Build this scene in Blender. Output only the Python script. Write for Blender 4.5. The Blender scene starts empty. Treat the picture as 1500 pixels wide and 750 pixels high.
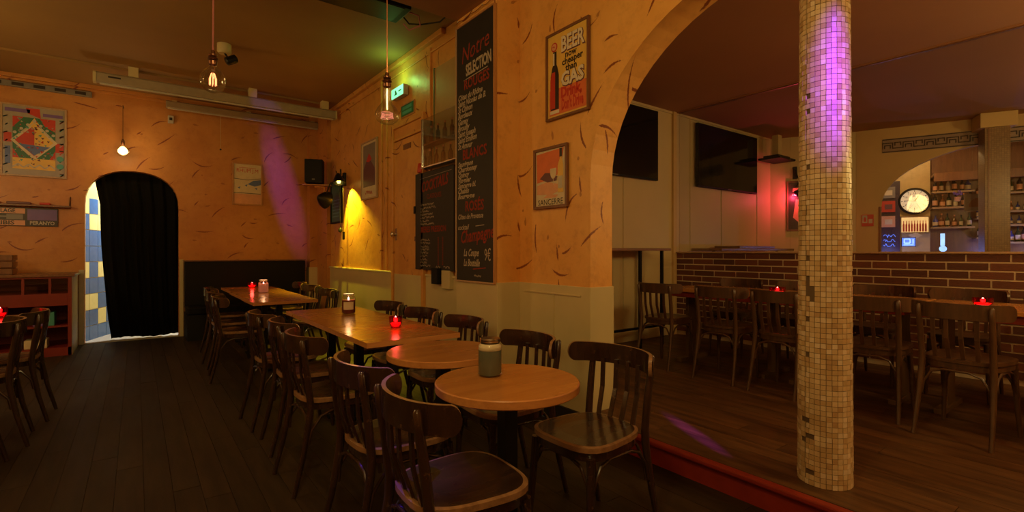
import bpy, bmesh, math, random
from mathutils import Vector, Matrix
R = math.radians
PI = math.pi
S = bpy.context.scene
C = S.collection
random.seed(7)

# ------------------------------------------------------------------ camera
cam_d = bpy.data.cameras.new('camera')
cam_d.sensor_width = 36.0
cam_d.lens = 36.0 * 730.0 / 1500.0
cam_d.shift_y = -7.0 / 1500.0
cam_d.clip_start = 0.02
cam = bpy.data.objects.new('camera', cam_d)
C.objects.link(cam)
cam.location = (0, 0, 1.25)
cam.rotation_euler = (R(90), 0, -math.atan2(0.602, 0.799))
S.camera = cam

# ------------------------------------------------------------------ world, exposure
w = bpy.data.worlds.new('world')
S.world = w
w.use_nodes = True
w.node_tree.nodes['Background'].inputs[0].default_value = (0.9, 0.6, 0.35, 1)
w.node_tree.nodes['Background'].inputs[1].default_value = 0.02
S.view_settings.view_transform = 'Standard'
S.view_settings.look = 'None'
S.view_settings.gamma = 1.0
S.view_settings.use_curve_mapping = False
S.view_settings.exposure = 0.0


def light(name, kind, loc, energy, color, size=0.1, target=None, angle=60, blend=0.5, size_y=None, scale=None, roll=0):
    l = bpy.data.lights.new(name, kind)
    l.energy = energy
    l.color = color
    if kind == 'POINT':
        l.shadow_soft_size = size
    if kind == 'SPOT':
        l.shadow_soft_size = size
        l.spot_size = R(angle)
        l.spot_blend = blend
    if kind == 'AREA':
        l.size = size
        if size_y:
            l.shape = 'RECTANGLE'
            l.size_y = size_y
    o = bpy.data.objects.new(name, l)
    C.objects.link(o)
    o.location = loc
    if target is not None:
        d = Vector(target) - Vector(loc)
        o.rotation_euler = (d.to_track_quat('-Z', 'Y').to_matrix() @ Matrix.Rotation(R(roll), 3, 'Z')).to_euler()
    if scale:
        o.scale = scale
    return o


AMB = (1.0, 0.685, 0.24)
# added warm fill lights, unseen, behind the camera and along both rooms
light('warm_fill', 'POINT', (0.2, 0.6, 2.75), 62, AMB, 0.15)
light('warm_fill', 'POINT', (-0.6, -1.2, 2.6), 40, AMB, 0.15)
light('warm_fill', 'POINT', (-2.0, 3.4, 2.3), 36, AMB, 0.2)
light('warm_fill', 'POINT', (-2.2, 6.2, 2.3), 44, AMB, 0.2)
light('warm_fill', 'POINT', (3.3, -0.9, 2.3), 44, AMB, 0.2)
light('warm_fill', 'POINT', (5.2, -0.9, 2.2), 55, AMB, 0.2)
light('warm_fill', 'POINT', (7.6, -0.6, 2.2), 42, AMB, 0.2)
# coloured party spots
light('purple_spot', 'SPOT', (1.45, -0.70, 2.75), 640, (0.27, 0.03, 1.0), 0.02, (2.62, 0.985, 2.02), 6.0, 1.0, scale=(1, 3.6, 1))
light('purple_spot', 'SPOT', (1.2, 3.2, 2.85), 400, (0.36, 0.04, 1.0), 0.02, (1.94, 8.8, 2.25), 5.5, 1.0, scale=(1, 5.0, 1), roll=14)
light('purple_spot', 'SPOT', (0.1, 2.75, 3.2), 330, (0.07, 0.015, 1.0), 0.02, (0.71, 1.66, 0.47), 12, 1.0)
light('purple_spot', 'SPOT', (2.0, 0.36, 2.7), 560, (0.35, 0.04, 1.0), 0.01, (2.72, 1.76, 0.14), 2.4, 1.0, scale=(1, 6, 1))
light('purple_spot', 'SPOT', (2.66, -0.34, 2.5), 160, (0.3, 0.06, 1.0), 0.01, (3.02, 0.80, 0.14), 3.0, 1.0, scale=(1, 5, 1))
light('purple_spot', 'SPOT', (1.2, 3.2, 2.85), 90, (0.30, 0.05, 1.0), 0.01, (1.40, 7.6, 3.34), 5.0, 1.0)
light('magenta_spot', 'SPOT', (0.5, 4.5, 3.3), 22, (0.8, 0.1, 0.7), 0.02, (-1.3, 8.8, 1.9), 24, 1.0)
light('green_spot', 'SPOT', (1.9, -0.9, 2.5), 20, (0.6, 1.0, 0.1), 0.02, (2.74, 0.93, 1.55), 7, 1.0, scale=(1, 3, 1))
# daylight-white lamp of the passage behind the curtain
light('passage_lamp', 'AREA', (0.35, 9.55, 2.55), 55, (1.0, 0.97, 0.9), 0.4, (-0.4, 9.5, 0.6))

# ------------------------------------------------------------------ materials
def newmat(name):
    m = bpy.data.materials.new(name)
    m.use_nodes = True
    nt = m.node_tree
    b = nt.nodes['Principled BSDF']
    return m, nt, b


def N(nt, t, **kw):
    n = nt.nodes.new(t)
    for k, v in kw.items():
        setattr(n, k, v)
    return n


def setin(nt, sock, v):
    if hasattr(v, 'links') or isinstance(v, bpy.types.NodeSocket):
        nt.links.new(v, sock)
    else:
        sock.default_value = v


def math_(nt, op, a, b=None, c=None, clamp=False):
    n = N(nt, 'ShaderNodeMath', operation=op)
    n.use_clamp = clamp
    setin(nt, n.inputs[0], a)
    if b is not None:
        setin(nt, n.inputs[1], b)
    if c is not None:
        setin(nt, n.inputs[2], c)
    return n.outputs[0]


def mixc(nt, f, a, b, mode='MIX'):
    n = N(nt, 'ShaderNodeMix', data_type='RGBA', blend_type=mode)
    setin(nt, n.inputs['Factor'], f)
    for s, v in ((6, a), (7, b)):
        if isinstance(v, tuple):
            n.inputs[s].default_value = (*v[:3], 1)
        else:
            nt.links.new(v, n.inputs[s])
    return n.outputs[2]


def ramp(nt, v, lo, hi):
    n = N(nt, 'ShaderNodeMapRange')
    n.interpolation_type = 'SMOOTHSTEP'
    setin(nt, n.inputs[0], v)
    n.inputs[1].default_value = lo
    n.inputs[2].default_value = hi
    return n.outputs[0]


def noise(nt, vec, scale, detail=3, rough=0.55, sc=None):
    if sc:
        m = N(nt, 'ShaderNodeMapping')
        m.inputs['Scale'].default_value = sc
        nt.links.new(vec, m.inputs[0])
        vec = m.outputs[0]
    n = N(nt, 'ShaderNodeTexNoise')
    n.inputs['Scale'].default_value = scale
    n.inputs['Detail'].default_value = detail
    n.inputs['Roughness'].default_value = rough
    nt.links.new(vec, n.inputs['Vector'])
    return n.outputs['Fac']


def bump(nt, b, h, strength=0.2, dist=0.01):
    n = N(nt, 'ShaderNodeBump')
    n.inputs['Strength'].default_value = strength
    n.inputs['Distance'].default_value = dist
    nt.links.new(h, n.inputs['Height'])
    nt.links.new(n.outputs[0], b.inputs['Normal'])


def plain(name, col, rough=0.5, metal=0.0, var=0.12, scale=14, emit=None, es=1.0, coat=0.0, bmp=0.06, spec=0.5):
    m, nt, b = newmat(name)
    tc = N(nt, 'ShaderNodeTexCoord')
    f = noise(nt, tc.outputs['Object'], scale)
    dark = tuple(c * (1 - var * 1.6) for c in col)
    lite = tuple(min(1, c * (1 + var)) for c in col)
    nt.links.new(mixc(nt, f, dark, lite), b.inputs['Base Color'])
    b.inputs['Roughness'].default_value = rough
    b.inputs['Metallic'].default_value = metal
    b.inputs['Coat Weight'].default_value = coat
    b.inputs['Coat Roughness'].default_value = 0.15
    b.inputs['Specular IOR Level'].default_value = spec
    if bmp:
        bump(nt, b, f, bmp)
    if emit:
        b.inputs['Emission Color'].default_value = (*emit, 1)
        b.inputs['Emission Strength'].default_value = es
    return m


def wood(name, c1, c2, rough=0.35, axis=0, scale=6.0, coat=0.0, coords='Object', rnd=0.0, wear=None, bmp=0.15, spec=0.5):
    m, nt, b = newmat(name)
    if coords == 'World':
        vec = N(nt, 'ShaderNodeNewGeometry').outputs['Position']
    else:
        vec = N(nt, 'ShaderNodeTexCoord').outputs['Object']
    oi = None
    if rnd:
        oi = N(nt, 'ShaderNodeObjectInfo').outputs['Random']
        va = N(nt, 'ShaderNodeVectorMath', operation='ADD')
        cb = N(nt, 'ShaderNodeCombineXYZ')
        k = math_(nt, 'MULTIPLY', oi, 37.0)
        for i in range(3):
            nt.links.new(k, cb.inputs[i])
        nt.links.new(vec, va.inputs[0])
        nt.links.new(cb.outputs[0], va.inputs[1])
        vec = va.outputs[0]
    sc = [1, 1, 1]
    sc[axis] = 0.1
    g = noise(nt, vec, scale * 4, 5, 0.65, sc=tuple(sc))
    sc2 = [1, 1, 1]
    sc2[axis] = 0.25
    g2 = noise(nt, vec, scale * 0.9, 3, 0.5, sc=tuple(sc2))
    f = math_(nt, 'ADD', math_(nt, 'MULTIPLY', ramp(nt, g, 0.3, 0.72), 0.6), math_(nt, 'MULTIPLY', g2, 0.4))
    col = mixc(nt, f, c1, c2)
    if rnd:
        v = math_(nt, 'ADD', math_(nt, 'MULTIPLY', oi, rnd), 1 - rnd * 0.6)
        cc = N(nt, 'ShaderNodeCombineXYZ')
        for i in range(3):
            nt.links.new(v, cc.inputs[i])
        col = mixc(nt, 1.0, col, cc.outputs[0], 'MULTIPLY')
    if wear:
        wn = noise(nt, vec, 22, 6, 0.8)
        col = mixc(nt, ramp(nt, wn, 0.58, 0.72), col, wear)
    nt.links.new(col, b.inputs['Base Color'])
    rr = math_(nt, 'ADD', math_(nt, 'MULTIPLY', g2, 0.25), rough - 0.12)
    nt.links.new(rr, b.inputs['Roughness'])
    b.inputs['Coat Weight'].default_value = coat
    b.inputs['Coat Roughness'].default_value = 0.12
    b.inputs['Specular IOR Level'].default_value = spec
    bump(nt, b, g, bmp, 0.004)
    return m


def glass(name, tint=(0.95, 0.97, 0.96), refl=0.12, rough=0.02):
    m, nt, b = newmat(name)
    nt.nodes.remove(b)
    out = nt.nodes['Material Output']
    tr = N(nt, 'ShaderNodeBsdfTransparent')
    tr.inputs[0].default_value = (*tint, 1)
    gl = N(nt, 'ShaderNodeBsdfGlossy')
    gl.inputs['Roughness'].default_value = rough
    fr = N(nt, 'ShaderNodeFresnel')
    fr.inputs['IOR'].default_value = 1.45
    geo = N(nt, 'ShaderNodeTexCoord')
    nz = noise(nt, geo.outputs['Object'], 3)
    f = math_(nt, 'ADD', math_(nt, 'MULTIPLY', fr.outputs[0], 0.4), math_(nt, 'MULTIPLY', nz, refl))
    mx = N(nt, 'ShaderNodeMixShader')
    nt.links.new(f, mx.inputs[0])
    nt.links.new(tr.outputs[0], mx.inputs[1])
    nt.links.new(gl.outputs[0], mx.inputs[2])
    nt.links.new(mx.outputs[0], out.inputs[0])
    return m


def emis(name, col, st):
    m, nt, b = newmat(name)
    b.inputs['Base Color'].default_value = (*[c * 0.5 for c in col], 1)
    b.inputs['Emission Color'].default_value = (*col, 1)
    tc = N(nt, 'ShaderNodeTexCoord')
    f = noise(nt, tc.outputs['Object'], 9)
    nt.links.new(math_(nt, 'MULTIPLY', math_(nt, 'ADD', f, 0.5), st), b.inputs['Emission Strength'])
    return m


def stroke_paint(name, base, base2, stroke, uax, cells=3.6, keep=0.42, rough=0.42, arange=3.1416, aoff=0.0):
    """trowelled orange plaster with scattered curved red-brown brush strokes"""
    m, nt, b = newmat(name)
    pos = N(nt, 'ShaderNodeNewGeometry').outputs['Position']
    sp = N(nt, 'ShaderNodeSeparateXYZ')
    nt.links.new(pos, sp.inputs[0])
    col0 = noise(nt, pos, 1.7, 4, 0.6)
    col1 = noise(nt, pos, 11, 4, 0.7)
    col = mixc(nt, ramp(nt, col0, 0.3, 0.7), base, base2)
    col = mixc(nt, math_(nt, 'MULTIPLY', ramp(nt, col1, 0.45, 0.8), 0.25), col, stroke)
    masks = []
    for li, (cs, kp, L, W, off) in enumerate(((cells, keep, 0.155, 0.017, 0.0), (cells * 0.8, keep + 0.25, 0.04, 0.022, 5.3))):
        u = math_(nt, 'MULTIPLY', math_(nt, 'ADD', math_(nt, 'SUBTRACT', sp.outputs[1], sp.outputs[0]), off + 20.0), cs)
        v = math_(nt, 'MULTIPLY', math_(nt, 'ADD', sp.outputs[2], off), cs)
        cb = N(nt, 'ShaderNodeCombineXYZ')
        nt.links.new(u, cb.inputs[0])
        nt.links.new(v, cb.inputs[1])
        vo = N(nt, 'ShaderNodeTexVoronoi')
        vo.voronoi_dimensions = '2D'
        vo.inputs['Scale'].default_value = 1.0
        vo.inputs['Randomness'].default_value = 1.0
        nt.links.new(cb.outputs[0], vo.inputs['Vector'])
        ds = N(nt, 'ShaderNodeVectorMath', operation='SUBTRACT')
        nt.links.new(cb.outputs[0], ds.inputs[0])
        nt.links.new(vo.outputs['Position'], ds.inputs[1])
        s2 = N(nt, 'ShaderNodeSeparateXYZ')
        nt.links.new(ds.outputs[0], s2.inputs[0])
        sc = N(nt, 'ShaderNodeSeparateColor')
        nt.links.new(vo.outputs['Color'], sc.inputs[0])
        ang = math_(nt, 'ADD', math_(nt, 'MULTIPLY', sc.outputs[0], arange), aoff)
        ca = math_(nt, 'COSINE', ang)
        sa = math_(nt, 'SINE', ang)
        dx = math_(nt, 'DIVIDE', s2.outputs[0], cs)
        dy = math_(nt, 'DIVIDE', s2.outputs[1], cs)
        x = math_(nt, 'ADD', math_(nt, 'MULTIPLY', dx, ca), math_(nt, 'MULTIPLY', dy, sa))
        y = math_(nt, 'SUBTRACT', math_(nt, 'MULTIPLY', dy, ca), math_(nt, 'MULTIPLY', dx, sa))
        y = math_(nt, 'ADD', y, math_(nt, 'MULTIPLY', math_(nt, 'MULTIPLY', x, x), math_(nt, 'MULTIPLY', math_(nt, 'SUBTRACT', sc.outputs[2], 0.5), 7.0)))
        ll = math_(nt, 'MULTIPLY', math_(nt, 'ADD', sc.outputs[1], 0.25), L)
        xr = math_(nt, 'DIVIDE', x, ll)
        wd = math_(nt, 'MULTIPLY', math_(nt, 'MAXIMUM', math_(nt, 'SUBTRACT', 1.0, math_(nt, 'MULTIPLY', xr, xr)), -0.6), W)
        wd = math_(nt, 'MULTIPLY', wd, math_(nt, 'MAXIMUM', math_(nt, 'ADD', 0.6, math_(nt, 'MULTIPLY', xr, 0.4)), 0.15))
        e = math_(nt, 'SUBTRACT', math_(nt, 'SUBTRACT', wd, math_(nt, 'ABSOLUTE', y)), math_(nt, 'MULTIPLY', math_(nt, 'MAXIMUM', math_(nt, 'SUBTRACT', math_(nt, 'ABSOLUTE', xr), 0.8), 0.0), 0.01))
        e = math_(nt, 'ADD', e, math_(nt, 'MULTIPLY', math_(nt, 'SUBTRACT', noise(nt, pos, 60, 4), 0.5), 0.013))
        msk = ramp(nt, e, 0.0, 0.005)
        msk = math_(nt, 'MULTIPLY', msk, math_(nt, 'GREATER_THAN', math_(nt, 'FRACT', math_(nt, 'MULTIPLY', sc.outputs[1], 7.13)), kp))
        masks.append(math_(nt, 'MULTIPLY', msk, (0.95, 0.55)[li]))
    mk = math_(nt, 'MAXIMUM', masks[0], masks[1])
    col = mixc(nt, mk, col, stroke)
    nt.links.new(col, b.inputs['Base Color'])
    b.inputs['Roughness'].default_value = rough
    bump(nt, b, noise(nt, pos, 7, 5, 0.6), 0.25, 0.02)
    return m


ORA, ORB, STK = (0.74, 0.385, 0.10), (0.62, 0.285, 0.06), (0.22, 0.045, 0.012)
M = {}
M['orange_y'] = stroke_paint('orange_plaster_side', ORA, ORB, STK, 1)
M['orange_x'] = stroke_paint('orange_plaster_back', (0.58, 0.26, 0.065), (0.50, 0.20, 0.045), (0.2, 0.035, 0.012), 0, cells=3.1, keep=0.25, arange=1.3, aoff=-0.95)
M['orange_col'] = stroke_paint('orange_plaster_pillar', (0.82, 0.45, 0.12), (0.74, 0.36, 0.08), (0.22, 0.045, 0.012), 1, cells=4.2, keep=0.3, arange=2.2, aoff=-1.9)
M['wainscot'] = plain('wainscot_paint', (0.60, 0.51, 0.27), 0.4, var=0.1, scale=3)
M['cream'] = plain('cream_wall_paint', (0.60, 0.50, 0.26), 0.5, var=0.08, scale=2)
M['ceil_l'] = plain('ochre_ceiling_paint', (0.32, 0.185, 0.06), 0.75, var=0.12, scale=1.2)
M['ceil_r'] = plain('brown_ceiling_paint', (0.36, 0.17, 0.07), 0.7, var=0.1, scale=1.2)
M['bar_wall'] = plain('bar_wall_paint', (0.56, 0.40, 0.17), 0.5, var=0.1, scale=2)
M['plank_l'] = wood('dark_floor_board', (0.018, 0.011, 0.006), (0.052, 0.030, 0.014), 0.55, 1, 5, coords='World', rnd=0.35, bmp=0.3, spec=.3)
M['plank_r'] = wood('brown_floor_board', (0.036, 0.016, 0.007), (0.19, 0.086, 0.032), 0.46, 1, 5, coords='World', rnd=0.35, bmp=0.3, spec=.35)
M['under'] = plain('sub_floor', (0.014, 0.009, 0.006), 0.9)
M['red_riser'] = plain('red_riser_paint', (0.27, 0.024, 0.009), 0.5, var=0.25, scale=9)
M['red_cab'] = plain('red_cabinet_paint', (0.22, 0.017, 0.009), 0.5, var=0.2, scale=5)
M['chair'] = wood('dark_chair_wood', (0.014, 0.006, 0.004), (0.045, 0.019, 0.010), 0.26, 2, 9, wear=(0.13, 0.065, 0.03), bmp=0.1, coat=0.5)
M['chair_e'] = wood('worn_chair_edge', (0.16, 0.08, 0.038), (0.36, 0.20, 0.10), 0.35, 0, 9, bmp=0.1, coat=0.2)
M['seat'] = wood('dark_seat_wood', (0.017, 0.008, 0.005), (0.048, 0.022, 0.011), 0.26, 1, 8, wear=(0.012, 0.006, 0.004), bmp=0.12, coat=0.35)
M['chair_b'] = wood('brown_chair_wood', (0.045, 0.020, 0.009), (0.115, 0.052, 0.021), 0.36, 2, 9, wear=(0.045, 0.02, 0.01), bmp=0.1, coat=0.15)
M['table'] = wood('table_top_wood', (0.36, 0.135, 0.030), (0.54, 0.235, 0.055), 0.24, 0, 5, coat=0.25, bmp=0.04)
M['table_e'] = wood('table_edge_wood', (0.42, 0.17, 0.05), (0.62, 0.28, 0.09), 0.3, 0, 8, bmp=0.08)
M['iron'] = plain('black_iron', (0.018, 0.017, 0.017), 0.42, 0.6, var=0.2, scale=20)
M['black'] = plain('matt_black', (0.009, 0.009, 0.009), 0.6, spec=.25)
M['gloss_black'] = plain('screen_black', (0.006, 0.006, 0.006), 0.08, var=0.05)
M['curtain'] = plain('black_curtain_cloth', (0.0045, 0.0045, 0.0035), 0.95, var=0.25, scale=30, bmp=0.25, spec=0.15)
M['leather'] = plain('black_leather', (0.005, 0.005, 0.006), 0.45, var=0.2, scale=8, spec=.2)
M['slate'] = plain('chalkboard', (0.020, 0.017, 0.014), 0.55, var=0.2, scale=5)
M['chalk'] = plain('white_chalk', (0.48, 0.41, 0.32), 0.9, var=0.25, scale=60)
M['redchalk'] = plain('red_chalk', (0.30, 0.04, 0.018), 0.9, var=0.3, scale=60)
M['frame_o'] = wood('orange_frame_wood', (0.42, 0.19, 0.06), (0.6, 0.3, 0.11), 0.4, 2, 8)
M['frame_b'] = wood('brown_frame_wood', (0.13, 0.055, 0.025), (0.24, 0.10, 0.045), 0.35, 2, 8)
M['ply'] = wood('pale_pinky_wood', (0.40, 0.26, 0.15), (0.52, 0.36, 0.22), 0.4, 2, 8)
M['plank_top'] = wood('high_table_wood', (0.17, 0.085, 0.04), (0.32, 0.17, 0.08), 0.4, 0, 6)
M['leg_wood'] = wood('plain_board_leg', (0.09, 0.045, 0.015), (0.16, 0.085, 0.03), 0.4, 2, 6)
M['white'] = plain('white_paint', (0.52, 0.48, 0.40), 0.45)
M['cream_p'] = plain('cream_paper', (0.68, 0.58, 0.40), 0.45)
M['poster_w'] = plain('faded_poster_white', (0.36, 0.32, 0.27), 0.4)
M['screen_case'] = plain('screen_case_beige', (0.36, 0.30, 0.21), 0.4)
M['yellow_p'] = plain('yellow_print', (0.78, 0.50, 0.10), 0.4)
M['red_p'] = plain('red_print', (0.55, 0.04, 0.02), 0.4)
M['orange_p'] = plain('orange_print', (0.72, 0.17, 0.05), 0.4)
M['salmon_p'] = plain('salmon_print', (0.72, 0.36, 0.20), 0.4)
M['plum_p'] = plain('plum_print', (0.14, 0.05, 0.06), 0.4)
M['ink'] = plain('ink_print', (0.03, 0.018, 0.015), 0.4)
M['blue_p'] = plain('blue_print', (0.10, 0.16, 0.40), 0.4)
M['green_p'] = plain('green_print', (0.03, 0.16, 0.08), 0.4)
M['teal_p'] = plain('teal_print', (0.08, 0.35, 0.32), 0.3)
M['violet_p'] = plain('violet_print', (0.18, 0.10, 0.35), 0.4)
M['grey_p'] = plain('grey_print', (0.22, 0.20, 0.18), 0.4)
M['chrome'] = plain('brushed_steel', (0.55, 0.52, 0.48), 0.25, 1.0, var=0.05)
M['brass'] = plain('dark_brass', (0.22, 0.11, 0.07), 0.3, 0.9)
M['copper'] = plain('copper', (0.55, 0.22, 0.12), 0.3, 0.9)
M['cord'] = plain('pink_cord', (0.45, 0.16, 0.16), 0.7)
M['glass'] = glass('clear_glass', refl=0.05)
M['pane'] = glass('partition_glass', (0.97, 0.97, 0.96), 0.03, 0.01)
M['wax_teal'] = plain('sage_candle_wax', (0.17, 0.20, 0.155), 0.35, var=0.2, scale=9)
M['wax_red'] = plain('mulberry_candle_wax', (0.16, 0.025, 0.02), 0.35)
M['wax_pink'] = plain('pink_candle_wax', (0.62, 0.22, 0.17), 0.4, emit=(1.0, 0.3, 0.15), es=0.12)
M['red_glass'] = glass('red_votive_glass', (0.92, 0.07, 0.09), 0.06, 0.05)
M['wax_votive'] = plain('glowing_votive_wax', (0.8, 0.45, 0.35), 0.5, emit=(1.0, 0.30, 0.25), es=2.0)
M['flame'] = emis('candle_flame', (1.0, 0.42, 0.32), 9)
M['filament'] = emis('hot_filament', (1.0, 0.30, 0.10), 3.2)
M['bulb_on'] = emis('glowing_bulb', (1.0, 0.66, 0.25), 5.0)
M['exit'] = emis('exit_light_green', (0.25, 1.0, 0.50), 1.3)
M['tile_b'] = plain('blue_wall_tile', (0.045, 0.13, 0.33), 0.15, var=0.15, scale=4)
M['tile_y'] = plain('yellow_wall_tile', (0.78, 0.66, 0.28), 0.15, var=0.08, scale=4)
M['grout'] = plain('pale_grout', (0.55, 0.53, 0.48), 0.8)
M['passage'] = plain('passage_paint', (0.80, 0.62, 0.16), 0.6)
M['meander_bg'] = plain('mauve_grey_frieze', (0.30, 0.22, 0.17), 0.5)
M['meander'] = plain('dark_frieze_line', (0.035, 0.02, 0.016), 0.5)
M['shelf_lit'] = plain('bar_shelf_wood', (0.34, 0.22, 0.10), 0.4)
M['led'] = emis('blue_led', (0.12, 0.25, 1.0), 1.2)
M['ledw'] = emis('white_blue_led', (0.35, 0.60, 1.0), 1.4)
M['backlit'] = emis('backlit_bottle_box', (1.0, 0.62, 0.22), 0.75)


def brickmat():
    m, nt, b = newmat('red_brown_brick')
    oi = N(nt, 'ShaderNodeObjectInfo').outputs['Random']
    pos = N(nt, 'ShaderNodeNewGeometry').outputs['Position']
    n = noise(nt, pos, 30, 4, 0.7)
    c = mixc(nt, oi, (0.075, 0.026, 0.017), (0.20, 0.060, 0.028))
    c = mixc(nt, math_(nt, 'MULTIPLY', n, 0.6), c, (0.10, 0.035, 0.02))
    nt.links.new(c, b.inputs['Base Color'])
    b.inputs['Roughness'].default_value = 0.6
    bump(nt, b, n, 0.35, 0.01)
    return m


M['brick'] = brickmat()
M['mortar'] = plain('pale_mortar', (0.72, 0.60, 0.42), 0.85)

# ------------------------------------------------------------------ mesh helpers
class MB:
    def __init__(s):
        s.v, s.f, s.m, s.s = [], [], [], []

    def add(s, vs, fs, m=0, smooth=False):
        o = len(s.v)
        s.v += [tuple(v) for v in vs]
        for f in fs:
            s.f.append(tuple(o + i for i in f))
            s.m.append(m)
            s.s.append(smooth)
        return s

    def box(s, x0, x1, y0, y1, z0, z1, m=0):
        return s.add([(x0, y0, z0), (x1, y0, z0), (x1, y1, z0), (x0, y1, z0), (x0, y0, z1), (x1, y0, z1), (x1, y1, z1), (x0, y1, z1)],
                     [(0, 3, 2, 1), (4, 5, 6, 7), (0, 1, 5, 4), (1, 2, 6, 5), (2, 3, 7, 6), (3, 0, 4, 7)], m)

    def prism(s, poly, y0, y1, m=0, mside=None, plane='xz', smooth=False):
        n = len(poly)
        if plane == 'xz':
            a = [(p[0], y0, p[1]) for p in poly] + [(p[0], y1, p[1]) for p in poly]
        elif plane == 'xy':
            a = [(p[0], p[1], y0) for p in poly] + [(p[0], p[1], y1) for p in poly]
        else:
            a = [(y0, p[0], p[1]) for p in poly] + [(y1, p[0], p[1]) for p in poly]
        s.add(a, [tuple(range(n)), tuple(range(2 * n - 1, n - 1, -1))], m)
        s.add(a, [(i, (i + 1) % n, n + (i + 1) % n, n + i) for i in range(n)], m if mside is None else mside, smooth)
        return s

    def bar(s, p0, p1, w, t, up=(0, 0, 1), m=0):
        p0, p1 = Vector(p0), Vector(p1)
        d = (p1 - p0).normalized()
        a = d.cross(Vector(up))
        if a.length < 1e-4:
            a = d.cross(Vector((0, 1, 0)))
        a.normalize()
        b = d.cross(a)
        a = a * w / 2
        b = b * t / 2
        vs = [p + q for p in (p0, p1) for q in (-a - b, a - b, a + b, -a + b)]
        return s.add(vs, [(0, 1, 2, 3), (7, 6, 5, 4), (0, 4, 5, 1), (1, 5, 6, 2), (2, 6, 7, 3), (3, 7, 4, 0)], m)

    def tube(s, pts, r, n=8, m=0, smooth=True):
        pts = [Vector(p) for p in pts]
        k = len(pts)
        rs = r if isinstance(r, (list, tuple)) else [r] * k
        ref = None
        vs = []
        for i, p in enumerate(pts):
            d = (pts[min(i + 1, k - 1)] - pts[max(i - 1, 0)]).normalized()
            if ref is None:
                ref = Vector((1, 0, 0)) if abs(d.x) < 0.8 else Vector((0, 1, 0))
            a = (ref - d * ref.dot(d)).normalized()
            ref = a
            b = d.cross(a)
            for j in range(n):
                t = 2 * PI * j / n
                vs.append(p + (a * math.cos(t) + b * math.sin(t)) * rs[i])
        fs = [(i * n + j, i * n + (j + 1) % n, (i + 1) * n + (j + 1) % n, (i + 1) * n + j) for i in range(k - 1) for j in range(n)]
        s.add(vs, fs, m, smooth)
        s.add(vs, [tuple(range(n - 1, -1, -1)), tuple((k - 1) * n + j for j in range(n))], m)
        return s

    def lathe(s, prof, c=(0, 0, 0), n=24, m=0, smooth=True, rot=None, caps=True):
        vs = []
        for r, z in prof:
            for j in range(n):
                t = 2 * PI * j / n
                vs.append(Vector((r * math.cos(t), r * math.sin(t), z)))
        if rot:
            vs = [rot @ v for v in vs]
        vs = [v + Vector(c) for v in vs]
        k = len(prof)
        s.add(vs, [(i * n + j, i * n + (j + 1) % n, (i + 1) * n + (j + 1) % n, (i + 1) * n + j) for i in range(k - 1) for j in range(n)], m, smooth)
        if caps and prof[0][0] > 1e-5:
            s.add(vs, [tuple(range(n - 1, -1, -1))], m)
        if caps and prof[-1][0] > 1e-5:
            s.add(vs, [tuple((k - 1) * n + j for j in range(n))], m)
        return s

    def text(s, body, x, z, size, y=-0.002, m=0, align='CENTER', sx=1.0, shear=0.0, rot=0.0, bold=0.0):
        cu = bpy.data.curves.new('t', 'FONT')
        cu.body = body
        cu.size = size
        cu.align_x = align
        cu.align_y = 'CENTER'
        cu.shear = shear
        cu.offset = bold
        cu.resolution_u = 2
        ob = bpy.data.objects.new('t', cu)
        me = ob.to_mesh()
        ca, sa = math.cos(rot), math.sin(rot)
        vs = []
        for v in me.vertices:
            a, b = v.co.x * sx, v.co.y
            vs.append((x + a * ca - b * sa, y, z + a * sa + b * ca))
        s.add(vs, [tuple(p.vertices) for p in me.polygons], m)
        ob.to_mesh_clear()
        bpy.data.objects.remove(ob)
        bpy.data.curves.remove(cu)
        return s

    def stroke(s, pts, w, y=-0.002, m=0):
        """flat painted ribbon in the x-z plane"""
        for (a, b) in zip(pts[:-1], pts[1:]):
            dx, dz = b[0] - a[0], b[1] - a[1]
            l = math.hypot(dx, dz) or 1
            nx, nz = -dz / l * w / 2, dx / l * w / 2
            s.add([(a[0] - nx, y, a[1] - nz), (b[0] - nx, y, b[1] - nz), (b[0] + nx, y, b[1] + nz), (a[0] + nx, y, a[1] + nz)], [(0, 1, 2, 3)], m)
        return s

    def scribble(s, x, z, wd, h, w, m=0, rnd=random, y=-0.002):
        pts = [(x, z)]
        t = 0
        while t < wd:
            t += h * rnd.uniform(0.22, 0.5)
            pts.append((x + t + rnd.uniform(-.1, .1) * h, z + rnd.choice((-.5, .5)) * h * rnd.uniform(.5, 1.1)))
        return s.stroke(pts, w, y, m)

    def rect(s, x0, x1, z0, z1, y=-0.001, m=0):
        return s.add([(x0, y, z0), (x1, y, z0), (x1, y, z1), (x0, y, z1)], [(0, 1, 2, 3)], m)

    def poly(s, pts, y=-0.001, m=0):
        return s.add([(p[0], y, p[1]) for p in pts], [tuple(range(len(pts)))], m)

    def mesh(s, name, mats):
        me = bpy.data.meshes.new(name)
        me.from_pydata(s.v, [], s.f)
        for q in (mats if isinstance(mats, (list, tuple)) else [mats]):
            me.materials.append(q)
        me.polygons.foreach_set('material_index', s.m)
        me.polygons.foreach_set('use_smooth', s.s)
        me.update()
        bm = bmesh.new()
        bm.from_mesh(me)
        if not getattr(s, 'open', False):
            bmesh.ops.recalc_face_normals(bm, faces=bm.faces)
        bm.to_mesh(me)
        bm.free()
        if any(s.s):
            me.set_sharp_from_angle(angle=R(42))
        return me

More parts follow.
